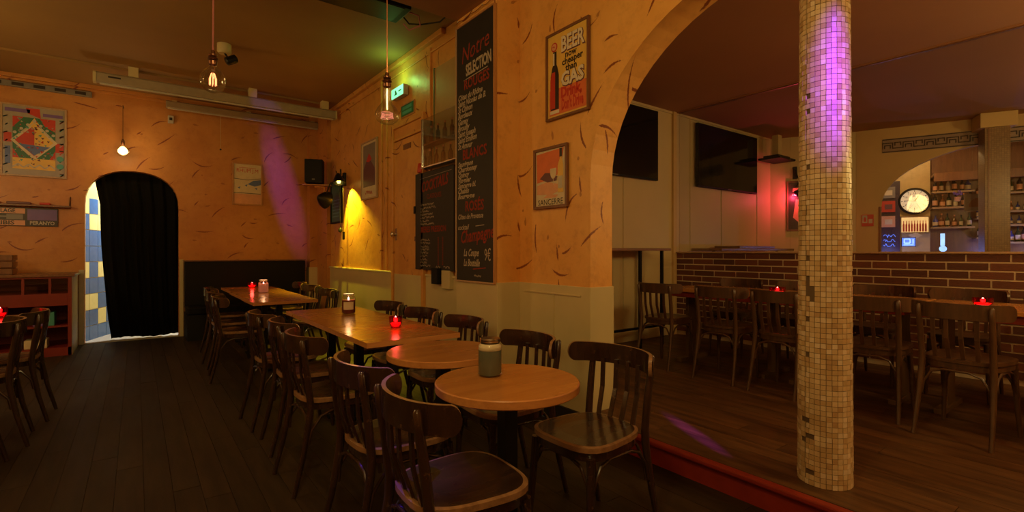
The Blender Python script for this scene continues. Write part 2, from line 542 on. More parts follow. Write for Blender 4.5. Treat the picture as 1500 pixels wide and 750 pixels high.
    def build(s, name, mats, parent=None, bevel=0.0, loc=None, rz=0.0):
        o = bpy.data.objects.new(name, s.mesh(name, mats))
        C.objects.link(o)
        if parent:
            o.parent = parent
        if loc:
            o.location = loc
        if rz:
            o.rotation_euler = (0, 0, rz)
        if bevel:
            b = o.modifiers.new('bevel', 'BEVEL')
            b.width = bevel
            b.segments = 2
            b.limit_method = 'ANGLE'
            b.angle_limit = R(50)
        return o


def tag(o, label, cat, group=None, kind=None):
    o['label'] = label
    o['category'] = cat
    if group:
        o['group'] = group
    if kind:
        o['kind'] = kind
    return o


def thing(name, label, cat, loc=(0, 0, 0), rz=0.0, group=None):
    o = bpy.data.objects.new(name, None)
    o.empty_display_size = 0.1
    C.objects.link(o)
    o.location = loc
    o.rotation_euler = (0, 0, rz)
    return tag(o, label, cat, group)


def struct(mb, name, mats, parent=None, bevel=0.0, loc=None, rz=0.0):
    o = mb.build(name, mats, parent, bevel, loc, rz)
    if not parent:
        o['kind'] = 'structure'
    return o


def copy_tree(o, parent=None):
    c = o.copy()
    C.objects.link(c)
    c.parent = parent
    for ch in KIDS.get(o.name, []):
        copy_tree(ch, c)
    return c


KIDS = {}


def index_kids(root):
    ch = [o for o in C.objects if o.parent == root]
    KIDS[root.name] = ch
    for c in ch:
        index_kids(c)


def piece(me, name, parent, loc, scale, rz=0.0):
    o = bpy.data.objects.new(name, me)
    C.objects.link(o)
    o.parent = parent
    o.location = loc
    o.scale = scale
    if rz:
        o.rotation_euler = (0, 0, rz)
    return o


def unit_box(name, mat):
    return MB().box(-.5, .5, -.5, .5, -.5, .5).mesh(name, mat)


CL, CR, PF = 3.49, 3.12, 0.14      # ceilings and platform height
SX = 2.48                          # side wall
BY = 8.80                          # back wall

# ------------------------------------------------------------------ structure: left room
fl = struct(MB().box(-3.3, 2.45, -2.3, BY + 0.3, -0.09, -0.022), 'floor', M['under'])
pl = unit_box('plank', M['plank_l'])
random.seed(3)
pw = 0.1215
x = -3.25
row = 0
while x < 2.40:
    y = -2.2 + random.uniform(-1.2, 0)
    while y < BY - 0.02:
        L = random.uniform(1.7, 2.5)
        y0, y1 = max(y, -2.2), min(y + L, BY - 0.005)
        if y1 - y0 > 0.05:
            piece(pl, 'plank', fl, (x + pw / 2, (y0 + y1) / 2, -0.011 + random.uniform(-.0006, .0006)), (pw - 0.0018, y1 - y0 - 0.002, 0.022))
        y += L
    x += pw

struct(MB().box(-3.4, 2.62, -2.3, BY + 0.3, CL, CL + 0.1), 'ceiling', M['ceil_l'])
struct(MB().box(-3.4, -3.25, -2.3, BY + .2, 0, CL), 'wall_left', M['orange_y'])
struct(MB().box(-3.4, 12, -2.5, -2.3, 0, CL), 'wall_behind', M['orange_x'])

# back wall with arched doorway x -0.556..0.497, top 2.38
dx0, dx1, dtop, dr = -0.556, 0.497, 2.375, 0.47
arc = []
for i in range(17):
    t = PI - PI * i / 16
    cx = (dx0 + dx1) / 2
    c_, s_ = math.cos(t), math.sin(t)
    arc.append((cx + (dx1 - dx0) / 2 * math.copysign(abs(c_) ** 0.86, c_), 1.88 + (dtop - 1.88) * abs(s_) ** 0.86))


def wall_with_arc(mb, pts, top, a0, a1, b0, b1, plane='x', botz=0.0, m=0, mi=0):
    """pts: arc (u,z) left->right; wall spans u a0..a1, thickness b0..b1"""
    def P3(u, z, b):
        return (u, b, z) if plane == 'x' else (b, u, z)
    for b in (b0, b1):
        for (p, q) in zip(pts[:-1], pts[1:]):
            mb.add([P3(p[0], p[1], b), P3(q[0], q[1], b), P3(q[0], top, b), P3(p[0], top, b)], [(0, 1, 2, 3)], m)
        for (u0, u1) in ((a0, pts[0][0]), (pts[-1][0], a1)):
            if abs(u1 - u0) > 1e-4:
                mb.add([P3(u0, botz, b), P3(u1, botz, b), P3(u1, top, b), P3(u0, top, b)], [(0, 1, 2, 3)], m)
    full = [(pts[0][0], botz)] + list(pts) + [(pts[-1][0], botz)]
    for (p, q) in zip(full[:-1], full[1:]):
        mb.add([P3(p[0], p[1], b0), P3(q[0], q[1], b0), P3(q[0], q[1], b1), P3(p[0], p[1], b1)], [(0, 1, 2, 3)], mi, True)
    for (u, z0) in ((a0, botz), (a1, botz)):
        mb.add([P3(u, z0, b0), P3(u, z0, b1), P3(u, top, b1), P3(u, top, b0)], [(0, 1, 2, 3)], m)
    mb.add([P3(a0, top, b0), P3(a1, top, b0), P3(a1, top, b1), P3(a0, top, b1)], [(0, 1, 2, 3)], m)
    return mb


mb = MB()
mb.open = True
wall_with_arc(mb, arc, CL, -3.3, SX, BY, BY + 0.14)
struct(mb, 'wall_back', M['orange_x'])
# white jamb post strips either side of the doorway and cornice
struct(MB().box(dx1 + 0.005, dx1 + 0.055, BY - 0.035, BY, 0, 1.13), 'trim_1', M['wainscot'], bevel=.004)
struct(MB().box(dx0 - 0.06, dx0 - 0.005, BY - 0.02, BY, 0, 1.0), 'trim_2', M['white'], bevel=.004)
struct(MB().box(-3.25, SX, BY - 0.05, BY, CL - 0.05, CL).box(-3.25, SX, BY - 0.025, BY, CL - 0.085, CL - 0.05), 'trim_3', M['orange_x'], bevel=.006)
struct(MB().box(-1.3, 2.3, 7.74, 7.78, CL - 0.025, CL), 'trim_4', M['ceil_l'])

# side wall (x = 2.48) with wainscot, rail, door recess
struct(MB().box(SX, SX + 0.22, 3.7, BY + .2, 0, CL), 'wall_side', M['orange_y'])
mb = MB().box(SX - 0.016, SX, 3.81, 4.80, 0, 0.985).box(SX - 0.016, SX, 5.70, BY, 0, 0.985)
struct(mb, 'trim_5', M['wainscot'])
struct(MB().box(SX - 0.032, SX, 5.70, BY - 0.01, 0.985, 1.01).box(SX - 0.032, SX, 3.81, 4.79, 0.985, 1.01), 'trim_6', M['wainscot'], bevel=.006)
struct(MB().box(SX - 0.06, SX - 0.001, BY - 0.7, BY - .002, 0, CL).box(2.30, SX, BY - 0.16, BY - .001, 0, CL), 'wall_chase', M['orange_x'])
struct(MB().box(2.285, SX, BY - 0.175, BY - .0, 0, 0.985), 'trim_7', M['wainscot'])
struct(MB().box(SX - 0.05, SX, 4.4, BY, CL - 0.06, CL).box(SX - 0.02, SX, 4.0, BY, CL - 0.16, CL - 0.14), 'trim_8', M['orange_y'], bevel=.008)
# painted battens dividing the wall
for i, yy in enumerate((4.71, 5.86, 6.02)):
    struct(MB().box(SX - 0.022, SX, yy - 0.02, yy + 0.02, 1.01, CL - 0.1), 'trim_%d' % (9 + i), M['orange_y'], bevel=.004)

# the side door, flush and painted over with the wall
d = thing('door', 'orange painted service door with small plate beside the black menu board', 'door', (SX, 5.23, 0), -PI / 2)
d.name = 'door_1'
d['kind'] = 'structure'
mb = MB().box(-.40, -.35, -.05, 0, 0, 2.74).box(.38, .43, -.05, 0, 0, 2.74).box(-.35, .38, -.05, 0, 2.69, 2.74).box(-.35, .38, -.04, 0, 2.545, 2.57)
mb.build('door_frame', M['orange_y'], d, .006)
MB().box(-.35, .38, -.028, -.004, 0.01, 2.535).build('door_leaf', M['orange_y'], d)
MB().box(-.35, .38, -.022, -.004, 2.575, 2.69).build('transom_panel', M['orange_y'], d)
MB().box(-.09, .10, -.036, -.028, 2.41, 2.47).build('name_plate', M['frame_b'], d)
MB().lathe([(.0, 0), (.012, 0), (.012, .03), (.03, .04), (.03, .06), (.0, .075)], (0, 0, 0), 16, rot=Matrix.Rotation(R(90), 3, 'X')).build('door_knob', M['chrome'], d, loc=(-.30, -.028, 1.45))
MB().box(-.33, -.27, -.034, -.028, 1.38, 1.52).build('lock_plate', M['chrome'], d)
# lower leaf shows the wainscot colour
MB().box(-.345, .375, -.032, -.027, 0.02, 0.985).build('lower_panel', M['wainscot'], d)

# pilaster with the tall chalkboard, arch wall, jamb
PX = 2.28
struct(MB().box(PX, 2.70, 3.22, 3.82, 1.0, CL), 'wall_pilaster', M['orange_col'])
struct(MB().box(PX - .012, 2.70, 3.205, 3.832, 0, 1.0), 'trim_12', M['wainscot'], bevel=.004)
mb = MB()
mb.open = True
ar = []
for i in range(33):
    t = PI * i / 32
    ar.append((1.20 - 1.22 * math.cos(t), 1.75 + 1.03 * math.sin(t)))
ar[0] = (-0.02, 1.75)
wall_with_arc(mb, ar, CL, -2.3, 3.25, 2.50, 2.72, plane='y', botz=1.0, mi=0)
struct(mb, 'wall_arch', M['orange_col'])
struct(MB().box(2.49, 2.73, 2.41, 3.24, 0, 1.0).box(2.49, 2.73, -2.3, -0.01, 0, 1.0), 'trim_13', M['wainscot'], bevel=.004)
struct(MB().box(2.48, 2.49, 2.50, 3.12, 0.93, 0.94).box(2.483, 2.49, 2.78, 2.79, 0.15, 0.93), 'trim_14', M['cream'])
struct(MB().box(2.477, 2.74, 2.40, 3.205, 0, 0.10), 'baseboard_pillar', M['wainscot'], bevel=.004)
# ceiling beam across, running left from the pilaster
struct(MB().box(-3.25, 2.285, 3.215, 3.85, 3.30, CL), 'trim_15', M['ceil_r'], bevel=.01)

# ------------------------------------------------------------------ structure: right room on its platform
pf = struct(MB().box(2.47, 12.6, -2.3, 4.1, 0.0, PF - 0.022), 'platform_floor', M['under'])
struct(MB().box(2.425, 2.47, -2.3, 2.42, 0, PF - 0.024), 'platform_riser', M['red_riser'])
struct(MB().box(2.395, 2.445, -2.3, 2.405, PF - 0.026, PF + 0.002), 'trim_16', M['red_riser'], bevel=.008)
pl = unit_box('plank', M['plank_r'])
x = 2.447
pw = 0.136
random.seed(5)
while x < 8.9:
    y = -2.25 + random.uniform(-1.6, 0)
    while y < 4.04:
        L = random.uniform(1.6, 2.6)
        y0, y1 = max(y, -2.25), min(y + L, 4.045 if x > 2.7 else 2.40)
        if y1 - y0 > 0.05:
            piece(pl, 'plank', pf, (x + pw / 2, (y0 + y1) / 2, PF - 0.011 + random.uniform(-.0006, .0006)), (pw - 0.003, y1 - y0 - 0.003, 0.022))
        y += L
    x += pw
struct(MB().box(2.6, 13.2, -2.3, 4.25, CR, CR + 0.1).box(5.80, 5.90, -2.3, 4.05, CR - 0.008, CR), 'ceiling_right', M['ceil_r'])
struct(MB().box(2.72, 8.47, 4.05, 4.25, 0, CR), 'wall_television', M['cream'])
struct(MB().box(5.73, 5.80, 4.015, 4.05, 0, CR), 'trim_17', M['bar_wall'], bevel=.004)
for i, xx in enumerate((3.5, 4.75, 6.15, 6.95, 8.0)):
    struct(MB().box(xx, xx + 0.012, 4.042, 4.05, PF, CR), 'trim_%d' % (18 + i), M['cream'])
struct(MB().box(2.74, 5.8, 4.03, 4.05, PF, PF + 0.12), 'baseboard_right', M['cream'], bevel=.003)
struct(MB().box(2.74, 8.4, 4.035, 4.05, CR - 0.03, CR), 'trim_23', M['cream'])

# bent end wall: part 1 carries the red lamp
EA = math.atan2(-.888, .459)
GA = math.atan2(-.942, .335)
EO, GO = (8.45, 4.05, 0), (9.0, 2.97, 0)
struct(MB().box(-.05, 1.22, 0, .15, 0, CR), 'wall_end', M['cream'], loc=EO, rz=EA)
# part 2: wall with the big arched bar opening
ga = []
for i in range(29):
    t = PI - PI * i / 28
    ga.append((1.85 + 1.55 * math.cos(t), 1.93 + 0.86 * math.sin(t)))
mb = MB()
mb.open = True
wall_with_arc(mb, ga, CR, -.02, 4.6, 0, .14, botz=PF)
struct(mb, 'wall_bar', M['bar_wall'], loc=GO, rz=GA)
struct(MB().box(.27, .30, -.02, .16, PF, 1.93), 'trim_24', M['frame_b'], loc=GO, rz=GA, bevel=.004)

# brick half wall with its bricks
bw = struct(MB().box(5.812, 5.93, -.6, 4.05, PF, 1.228), 'wall_brick', M['mortar'])
bm_ = unit_box('brick', M['brick'])
random.seed(11)
zt = 1.222
ch, cl = 0.0745, 0.283
for r_ in range(15):
    z1 = zt - r_ * ch
    if z1 - ch < PF:
        break
    off = (0.0, 0.5)[r_ % 2] * cl + random.uniform(-.02, .02)
    y = -.6 - off
    while y < 4.05:
        y0, y1 = max(y, -.6), min(y + cl - 0.011, 4.045)
        if y1 - y0 > 0.03:
            piece(bm_, 'brick', bw, (5.812, (y0 + y1) / 2, z1 - (ch - .011) / 2), (0.012 + random.uniform(0, .004), y1 - y0 - .002, ch - 0.013))
        y += cl
struct(MB().box(5.775, 5.95, -.6, 4.02, 1.228, 1.246), 'trim_25', M['ply'], bevel=.003)
# glass screen standing on the brick wall
win = thing('window', 'clear glass screen standing on the brick half wall', 'window', (5.85, 1.7, 1.246))
win.name = 'window_1'
win['kind'] = 'structure'
for (a, b) in ((2.59, 4.01), (1.065, 2.585), (-.46, 1.06)):
    MB().box(-.004, .004, a - 1.7, b - 1.7, 0.0, CR - 1.256).build('glass_pane', M['pane'], win)
MB().box(-.02, .02, -2.3, 2.3, CR - 1.262, CR - 1.248).build('channel', M['frame_b'], win)

# ------------------------------------------------------------------ passage behind the curtain
ps = struct(MB().box(-1.4, 1.6, BY + .14, 11.2, -.1, -0.004), 'floor_passage', M['grout'])
tl = unit_box('mosaic_tile', M['white'])
PA = math.atan2(.964, .383)
pwall = struct(MB().box(.0, 2.1, 0, .1, 0, 2.8), 'wall_passage', M['passage'], loc=(-.62, 8.95, 0), rz=PA)
tb, ty = unit_box('wall_tile', M['tile_b']), unit_box('wall_tile', M['tile_y'])
pat = ['ybyb', 'byyb', 'bbby', 'bbby', 'ybyb', 'bbbb', 'yybb', 'bbyb', 'bbbb', 'ybyb']
for j in range(9):
    for i in range(6):
        k = pat[j][(i) % 4]
        piece(tb if k == 'b' else ty, 'wall_tile', pwall, (.113 + .225 * i, -0.004, 2.0 - .225 * j - .1125 + 0.0), (.217, .012, .217))
random.seed(2)
for i in range(9):
    for j in range(9):
        piece(tl, 'mosaic_tile', ps, (-.55 + i * .1, BY + .2 + j * .1, -0.003), (.094, .094, .006))
struct(MB().box(-1.4, 1.6, 11.1, 11.2, 0, 2.8).box(1.2, 1.3, BY + .14, 11.1, 0, 2.8), 'wall_passage_end', M['passage'])
struct(MB().box(-1.4, 1.6, BY + .14, 11.2, 2.8, 2.9), 'ceiling_passage', M['white'])

# black curtain
cu = thing('curtain', 'floor-length black curtain drawn across the arched doorway', 'curtain', (0.05, BY + .19, 0))
mb = MB()
mb.open = True
zs = [0.02, .3, .6, 1.0, 1.3, 1.6, 1.9, 2.2, 2.45]
lef = [-.33, -.365, -.39, -.42, -.44, -.45, -.455, -.505, -.53]
nn = 90
vs = []
for z, lx in zip(zs, lef):
    for i in range(nn + 1):
        u = i / nn
        xx = lx + (0.62 - lx) * u
        f = 0.028 * math.sin(u * 46 + 0.5 * math.sin(z * 2)) + 0.012 * math.sin(u * 97 + z)
        vs.append((xx, f * (1.1 - 0.2 * z), z + (0.012 * math.sin(u * 9) if z < .1 else 0)))
mb.add(vs, [(r_ * (nn + 1) + i, r_ * (nn + 1) + i + 1, (r_ + 1) * (nn + 1) + i + 1, (r_ + 1) * (nn + 1) + i) for r_ in range(len(zs) - 1) for i in range(nn)], 0, True)
cc = mb.build('cloth', M['curtain'], cu)
sm = cc.modifiers.new('solid', 'SOLIDIFY')
sm.thickness = .004
MB().tube([(-.6, 0, 2.47), (.65, 0, 2.47)], .012, 10).build('curtain_rod', M['iron'], cu)

# ------------------------------------------------------------------ chairs
def rail_pt(s, out=0.0):
    a = 1.25 * s
    x = (.238 + out) * math.sin(a) / math.sin(1.25)
    y = -.25 - out + (.13 + out * .6) * (1 - math.cos(a)) / (1 - math.cos(1.25))
    return x, y


def seat_outline(k=1.0, n=40):
    pts = []
    for i in range(n):
        t = 2 * PI * i / n
        c_, s_ = math.cos(t), math.sin(t)
        y = .205 * math.copysign(abs(s_) ** .62, s_) * k
        wd = .192 + .018 * y / .2
        pts.append((wd * math.copysign(abs(c_) ** .62, c_) * k, y))
    return pts


def make_chair(ms, me, mt, label, group):
    t = thing('bistro_chair', label, 'chair', group=group)
    # seat
    mb = MB()
    n = 40
    o1, o2, o3 = seat_outline(1.0), seat_outline(.93), seat_outline(.55)
    vs = [(x, y, .453) for x, y in o1] + [(x, y, .473) for x, y in o1] + [(x, y, .476) for x, y in o2] + [(x, y, .470) for x, y in o3] + [(0, 0, .468)]
    mb.add(vs, [(i, (i + 1) % n, n + (i + 1) % n, n + i) for i in range(n)], 1, True)
    mb.add(vs, [(n + i, n + (i + 1) % n, 2 * n + (i + 1) % n, 2 * n + i) for i in range(n)], 1, True)
    mb.add(vs, [(2 * n + i, 2 * n + (i + 1) % n, 3 * n + (i + 1) % n, 3 * n + i) for i in range(n)], 0, True)
    mb.add(vs, [(3 * n + i, 3 * n + (i + 1) % n, 4 * n) for i in range(n)], 0, True)
    mb.add(vs, [tuple(range(n - 1, -1, -1))], 0)
    mb.build('seat', [mt, me], t)
    MB().prism(seat_outline(.945), .415, .453, 0, plane='xy', smooth=True).build('seat_frame', ms, t)
    # curved back rail with rounded ends
    mb = MB()
    k = 36
    vs = []
    for i in range(k + 1):
        s_ = math.sin((-1 + 2 * i / k) * PI / 2)
        e = max(0, (abs(s_) - .86) / .14)
        h = .046 * math.sqrt(max(0.02, 1 - e * e))
        xo, yo = rail_pt(s_, .007)
        xi, yi = rail_pt(s_, -.007)
        zc = .760
        vs += [(xo, yo, zc - h), (xo, yo, zc + h), (xi, yi, zc + h), (xi, yi, zc - h)]
    for j, mm in ((0, 0), (1, 1), (2, 0), (3, 1)):
        mb.add(vs, [(4 * i + j, 4 * i + (j + 1) % 4, 4 * i + 4 + (j + 1) % 4, 4 * i + 4 + j) for i in range(k)], mm, True)
    mb.add(vs, [(0, 1, 2, 3), (4 * k + 3, 4 * k + 2, 4 * k + 1, 4 * k)], 1)
    o = mb.build('back_rail', [ms, me], t)
    for sx in (-1, 1):
        p = [(sx * .178, -.275, 0), (sx * .172, -.225, .2), (sx * .166, -.19, .40), (sx * .164, -.188, .47), (sx * .166, -.203, .6), (sx * .168, -.222, .72), (sx * .168, -.230, .784), (sx * .168, -.229, .792)]
        MB().tube(p, [.012, .0145, .0175, .0175, .0165, .0155, .014, .008], 10).build('rear_leg', ms, t)
        p = [(sx * .182, .190, 0), (sx * .172, .174, .2), (sx * .162, .160, .43)]
        MB().tube(p, [.0115, .0145, .0185], 10).build('leg', ms, t)
        q = [(sx * .172, .165, .25), (sx * .172, .15, .32), (sx * .170, .11, .385), (sx * .168, .05, .405), (sx * .168, -.08, .405), (sx * .170, -.135, .385), (sx * .172, -.185, .32), (sx * .172, -.2, .25)]
        MB().tube(q, .0075, 8).build('brace', ms, t)
    for yy, k2 in ((.168, 1), (-.196, 0)):
        q = [(-.165, yy, .25), (-.152, yy, .32), (-.115, yy, .385), (-.06, yy, .405), (.06, yy, .405), (.115, yy, .385), (.152, yy, .32), (.165, yy, .25)]
        MB().tube(q, .0075, 8).build('brace', ms, t)
    for xx in (-.099, -.033, .033, .099):
        a = math.asin(xx * math.sin(1.25) / .231)
        yt = -.243 + .13 * (1 - math.cos(a)) / (1 - math.cos(1.25)) + .004
        MB().bar((xx, -.178, .445), (xx * 1.02, yt + .008, .60), .021, .010, (0, 1, 0)).bar((xx * 1.02, yt + .008, .60), (xx * 1.03, yt, .735), .021, .010, (0, 1, 0)).build('spindle', ms, t)
    index_kids(t)
    return t


proto_d = make_chair(M['chair'], M['chair_e'], M['seat'], '', 'dark bistro chairs around the tables in the lower room')
proto_b = make_chair(M['chair_b'], M['chair_b'], M['chair_b'], '', 'brown bistro chairs along the raised tables by the brick wall')
used = {}


def chair(px, py, rz, label, proto=proto_d, z=0.0):
    if proto.name not in used:
        used[proto.name] = 1
        o = proto
    else:
        o = copy_tree(proto)
    o.location = (px, py, z)
    o.rotation_euler = (0, 0, R(rz))
    o['label'] = label
    return o


# aisle side, facing the wall tables (+X)
A = -90
chair(.885, 1.47, A - 3, 'nearest dark bistro chair, back to the camera, at the near round table')
chair(.905, 2.03, A + 2, 'second dark bistro chair from the front on the aisle side, by second round table')
chair(.90, 2.87, A + 3, 'third dark bistro chair on the aisle side, at the near square table')
chair(.93, 3.46, A - 2, 'fourth dark bistro chair on the aisle side, close behind the third one')
chair(.90, 4.02, A + 3, 'fifth dark bistro chair on the aisle side, at the far end of the rectangular table')
chair(.84, 5.62, A - 4, 'lone-looking bistro chair at the front left corner of the farthest table row')
chair(.86, 6.30, A + 2, 'bistro chair half hidden behind the front left chair of the farthest table row')
chair(.90, 7.05, A, 'bistro chair nearest the black banquette on the aisle side')
# wall side, facing the aisle (-X)
B = 90
chair(1.585, 1.55, B + 2, 'dark bistro chair right of the near round table, in front of the pillar')
chair(1.52, 2.09, B - 4, 'glossy bistro chair behind the sage candle jar, between the two round tables')
chair(1.60, 2.87, B - 3, 'bistro chair on the wall side of the near square table, below the tall chalkboard')
chair(1.60, 3.48, B, 'bistro chair on the wall side behind the red votive')
chair(1.60, 4.10, B + 2, 'bistro chair on the wall side at the far end of the rectangular table')
chair(1.62, 5.95, B, 'bistro chair on the wall side at the near end of the farthest table row')
chair(1.66, 6.75, B + 3, 'bistro chair on the wall side in the middle of the farthest table row')
chair(1.68, 7.45, B, 'bistro chair on the wall side nearest the back corner')
# left edge group facing left
chair(-.79, 5.16, 88, 'right-hand chair of the group at the left edge, in front of the red cabinet')
chair(-.84, 4.58, 93, 'middle chair of the group at the left edge')
chair(-.89, 4.0, 90, 'nearest chair of the group, cut by the left edge of the photo')
# raised room
chair(4.17, 3.00, A + 4, 'brown bistro chair nearest the pillar on the platform, at the table end', proto_b, PF)
chair(4.17, 2.37, A + 3, 'second brown bistro chair from the pillar on the platform', proto_b, PF)
chair(4.15, 1.85, A - 2, 'brown bistro chair just left of the mosaic column', proto_b, PF)
chair(4.15, 1.26, A + 5, 'brown bistro chair just right of the mosaic column', proto_b, PF)
chair(4.04, .75, A - 6, 'large brown bistro chair at the right side in front of the brick wall', proto_b, PF)
chair(4.10, .22, A, 'brown bistro chair cut by the right edge of the photo', proto_b, PF)
chair(5.15, 2.85, B, 'chair between table and brick wall, at the far end by the cream wall', proto_b, PF)
chair(5.12, 2.20, B + 4, 'chair between table and brick wall, seen behind the left votive', proto_b, PF)
chair(5.12, 1.55, B - 3, 'chair between table and brick wall, just right of the mosaic column', proto_b, PF)
chair(5.10, .98, B, 'chair between table and brick wall, behind the right-hand votive', proto_b, PF)
chair(5.10, .42, B, 'chair between table and brick wall, cut by the right edge', proto_b, PF)

# ------------------------------------------------------------------ tables
def pedestal(t, cx, cy, top, h=0.0):
    MB().box(cx - .03, cx + .03, cy - .03, cy + .03, .04, top).build('column', M['iron'], t, .004)
    mb = MB()
    for a in range(4):
        c_, s_ = math.cos(a * PI / 2 + PI / 4), math.sin(a * PI / 2 + PI / 4)
        mb.bar((cx, cy, .05), (cx + c_ * .24, cy + s_ * .24, .022), .05, .03)
        mb.lathe([(.0, 0), (.02, 0), (.02, .014), (0, .014)], (cx + c_ * .225, cy + s_ * .225, .0), 10)
    mb.build('foot', M['iron'], t, .003)
    MB().box(cx - .14, cx + .14, cy - .025, cy + .025, top - .012, top).box(cx - .025, cx + .025, cy - .14, cy + .14, top - .012, top).build('top_plate', M['iron'], t)


def round_table(x, y, r, label):
    t = thing('round_table', label, 'table', (x, y, 0), 0, 'round wooden bistro tables')
    mb = MB()
    n = 64
    prof = [(r - .004, .706), (r, .710), (r, .736), (r - .004, .740)]
    vs = [(a * math.cos(2 * PI * j / n), a * math.sin(2 * PI * j / n), z) for a, z in prof for j in range(n)]
    mb.add(vs, [(i * n + j, i * n + (j + 1) % n, (i + 1) * n + (j + 1) % n, (i + 1) * n + j) for i in range(3) for j in range(n)], 1, True)
    mb.add(vs, [tuple(3 * n + j for j in range(n)), tuple(range(n - 1, -1, -1))], 0)
    o = mb.build('table_top', [M['table'], M['table_e']], t)
    pedestal(t, 0, 0, .706)
    return t


def rect_table(x0, x1, y0, y1, label, z=0.0, grp='rectangular wooden tables', two=False, mats=None, th=.03):
    cx, cy = (x0 + x1) / 2, (y0 + y1) / 2
    t = thing('dining_table', label, 'table', (cx, cy, z), 0, grp)
    hx, hy = (x1 - x0) / 2, (y1 - y0) / 2
    mb = MB()
    z0, z1 = .74 - th, .74
    v = [(-hx, -hy, z0), (hx, -hy, z0), (hx, hy, z0), (-hx, hy, z0), (-hx, -hy, z1), (hx, -hy, z1), (hx, hy, z1), (-hx, hy, z1)]
    mb.add(v, [(0, 3, 2, 1), (4, 5, 6, 7)], 0)
    mb.add(v, [(0, 1, 5, 4), (1, 2, 6, 5), (2, 3, 7, 6), (3, 0, 4, 7)], 1)
    mb.build('table_top', mats or [M['table'], M['table_e']], t, .003)
    if two:
        pedestal(t, 0, -hy * .55, z0)
        pedestal(t, 0, hy * .55, z0)
    else:
        pedestal(t, 0, 0, z0)
    return t


round_table(1.175, 1.59, .285, 'near round wooden table carrying the sage candle jar')
round_table(1.265, 2.27, .285, 'second round wooden table, between near round table and square table')
rect_table(1.02, 1.62, 2.69, 3.375, 'square wooden table with the red votive, behind the round tables')
rect_table(1.02, 1.62, 3.38, 4.56, 'long wooden table with the dark red candle jar below the menu boards', two=True)
rect_table(.92, 1.54, 5.46, 6.16, 'nearest table of the far row towards the banquette, bare top')
rect_table(.93, 1.55, 6.165, 7.1, 'middle table of the far row, with the pink candle jar')
rect_table(.95, 1.57, 7.105, 8.06, 'last table of the far row, in front of the black banquette')
rect_table(-1.66, -.76, 4.3, 5.6, 'table at the left edge behind the three chairs', two=True, mats=[M['chair'], M['chair_e']])


def raised_table(y0, y1, label):
    t = thing('raised_room_table', label, 'table', (4.60, (y0 + y1) / 2, PF), 0, 'wooden tables along the brick wall')
    hy = (y1 - y0) / 2
    MB().box(-.33, .33, -hy, hy, .712, .742).build('table_top', [M['table']], t, .004)
    MB().box(-.29, .29, -hy + .04, hy - .04, .66, .712).build('apron', M['red_riser'], t)
    for s_ in (-1, 1):
        MB().box(-.09, .09, s_ * (hy - .12) - .018, s_ * (hy - .12) + .018, .03, .66).build('leg', M['leg_wood'], t, .003)
        MB().box(-.24, .24, s_ * (hy - .12) - .03, s_ * (hy - .12) + .03, 0, .035).build('foot', M['leg_wood'], t, .003)


raised_table(2.05, 3.12, 'raised wooden table end near the cream wall, by the left votive')
raised_table(1.10, 2.03, 'raised wooden table partly behind the mosaic column')
raised_table(0.05, 1.08, 'raised wooden table with the right-hand votive')

# high tables fixed on the television wall
t = thing('bar_table', 'high bar table with black steel frame below the left television', 'table', (4.1, 3.82, PF))
MB().box(-1.2, 1.03, -.19, .2, 1.115, 1.145).build('table_top', M['plank_top'], t, .004)
for xx, yy in ((.90, -.15), (.90, .17), (.50, -.15), (-1.1, -.15), (-1.1, .17)):
    MB().box(xx - .015, xx + .015, yy - .015, yy + .015, 0, 1.115).build('leg', M['iron'], t)
MB().box(-1.1, .90, -.165, -.135, .22, .245).build('foot_rail', M['iron'], t)
t = thing('bar_table', 'high bar table behind the glass screen below the right television', 'table', (7.2, 3.78, PF))
MB().box(-1.04, 1.04, -.2, .25, 1.115, 1.15).build('table_top', M['plank_top'], t, .004)
MB().box(-.55, .45, -.18, .2, 1.151, 1.185).build('loose_board', M['frame_b'], t, .004)
for xx in (-.9, .9):
    MB().box(xx - .015, xx + .015, -.015, .015, 0, 1.115).build('leg', M['iron'], t)

# ------------------------------------------------------------------ banquette, red cabinet
t = thing('banquette', 'black leather banquette along the back wall, right of the curtain', 'bench', (1.39, BY, 0))
MB().box(-.83, .83, -.20, -.02, .42, 1.10).build('backrest', M['leather'], t, .012)
MB().box(-.83, .83, -.62, -.20, .36, .47).build('seat_cushion', M['leather'], t, .02)
MB().box(-.83, .83, -.60, -.02, 0, .36).build('base', M['black'], t)
MB().box(-.83, .83, -.215, -.01, 1.10, 1.115).build('top_trim', M['frame_b'], t)

t = thing('shelf_cabinet', 'low red shelf cabinet left of the arched doorway', 'cabinet', (-1.35, 8.0, 0))
cw0, cw1 = -1.0, .725
MB().box(cw0, cw1 + .03, -.015, .74, .945, .975).build('cabinet_top', M['frame_b'], t, .004)
MB().box(cw1 - .035, cw1, 0, .72, 0, .945).box(cw0, cw0 + .03, 0, .72, 0, .945).box(cw0, cw1, .70, .72, 0, .945).build('carcass', M['red_cab'], t, .002)
MB().box(cw1, cw1 + .006, .01, .72, 0, .945).build('side_panel', M['white'], t)
MB().box(cw0, cw1, 0, .70, 0, .10).build('plinth', M['red_cab'], t)
MB().box(cw0, cw1 - .035, .0, .03, .925, .945).box(cw0, cw1 - .035, 0, .03, .60, .745).build('front_rail', M['red_cab'], t, .002)
for xx in (-.55, -.12, .30, .53):
    if xx in (-.55, -.12, .30, .53):
        MB().box(xx - .012, xx + .012, 0, .03, .745, .925).build('mullion', M['red_cab'], t)
MB().box(cw0, cw1 - .035, .02, .024, .745, .925).build('glass_pane', M['glass'], t)
MB().box(cw0, cw1 - .035, .02, .70, .745, .755).box(cw0, cw1 - .035, .03, .70, .34, .36).build('shelf', M['red_cab'], t)
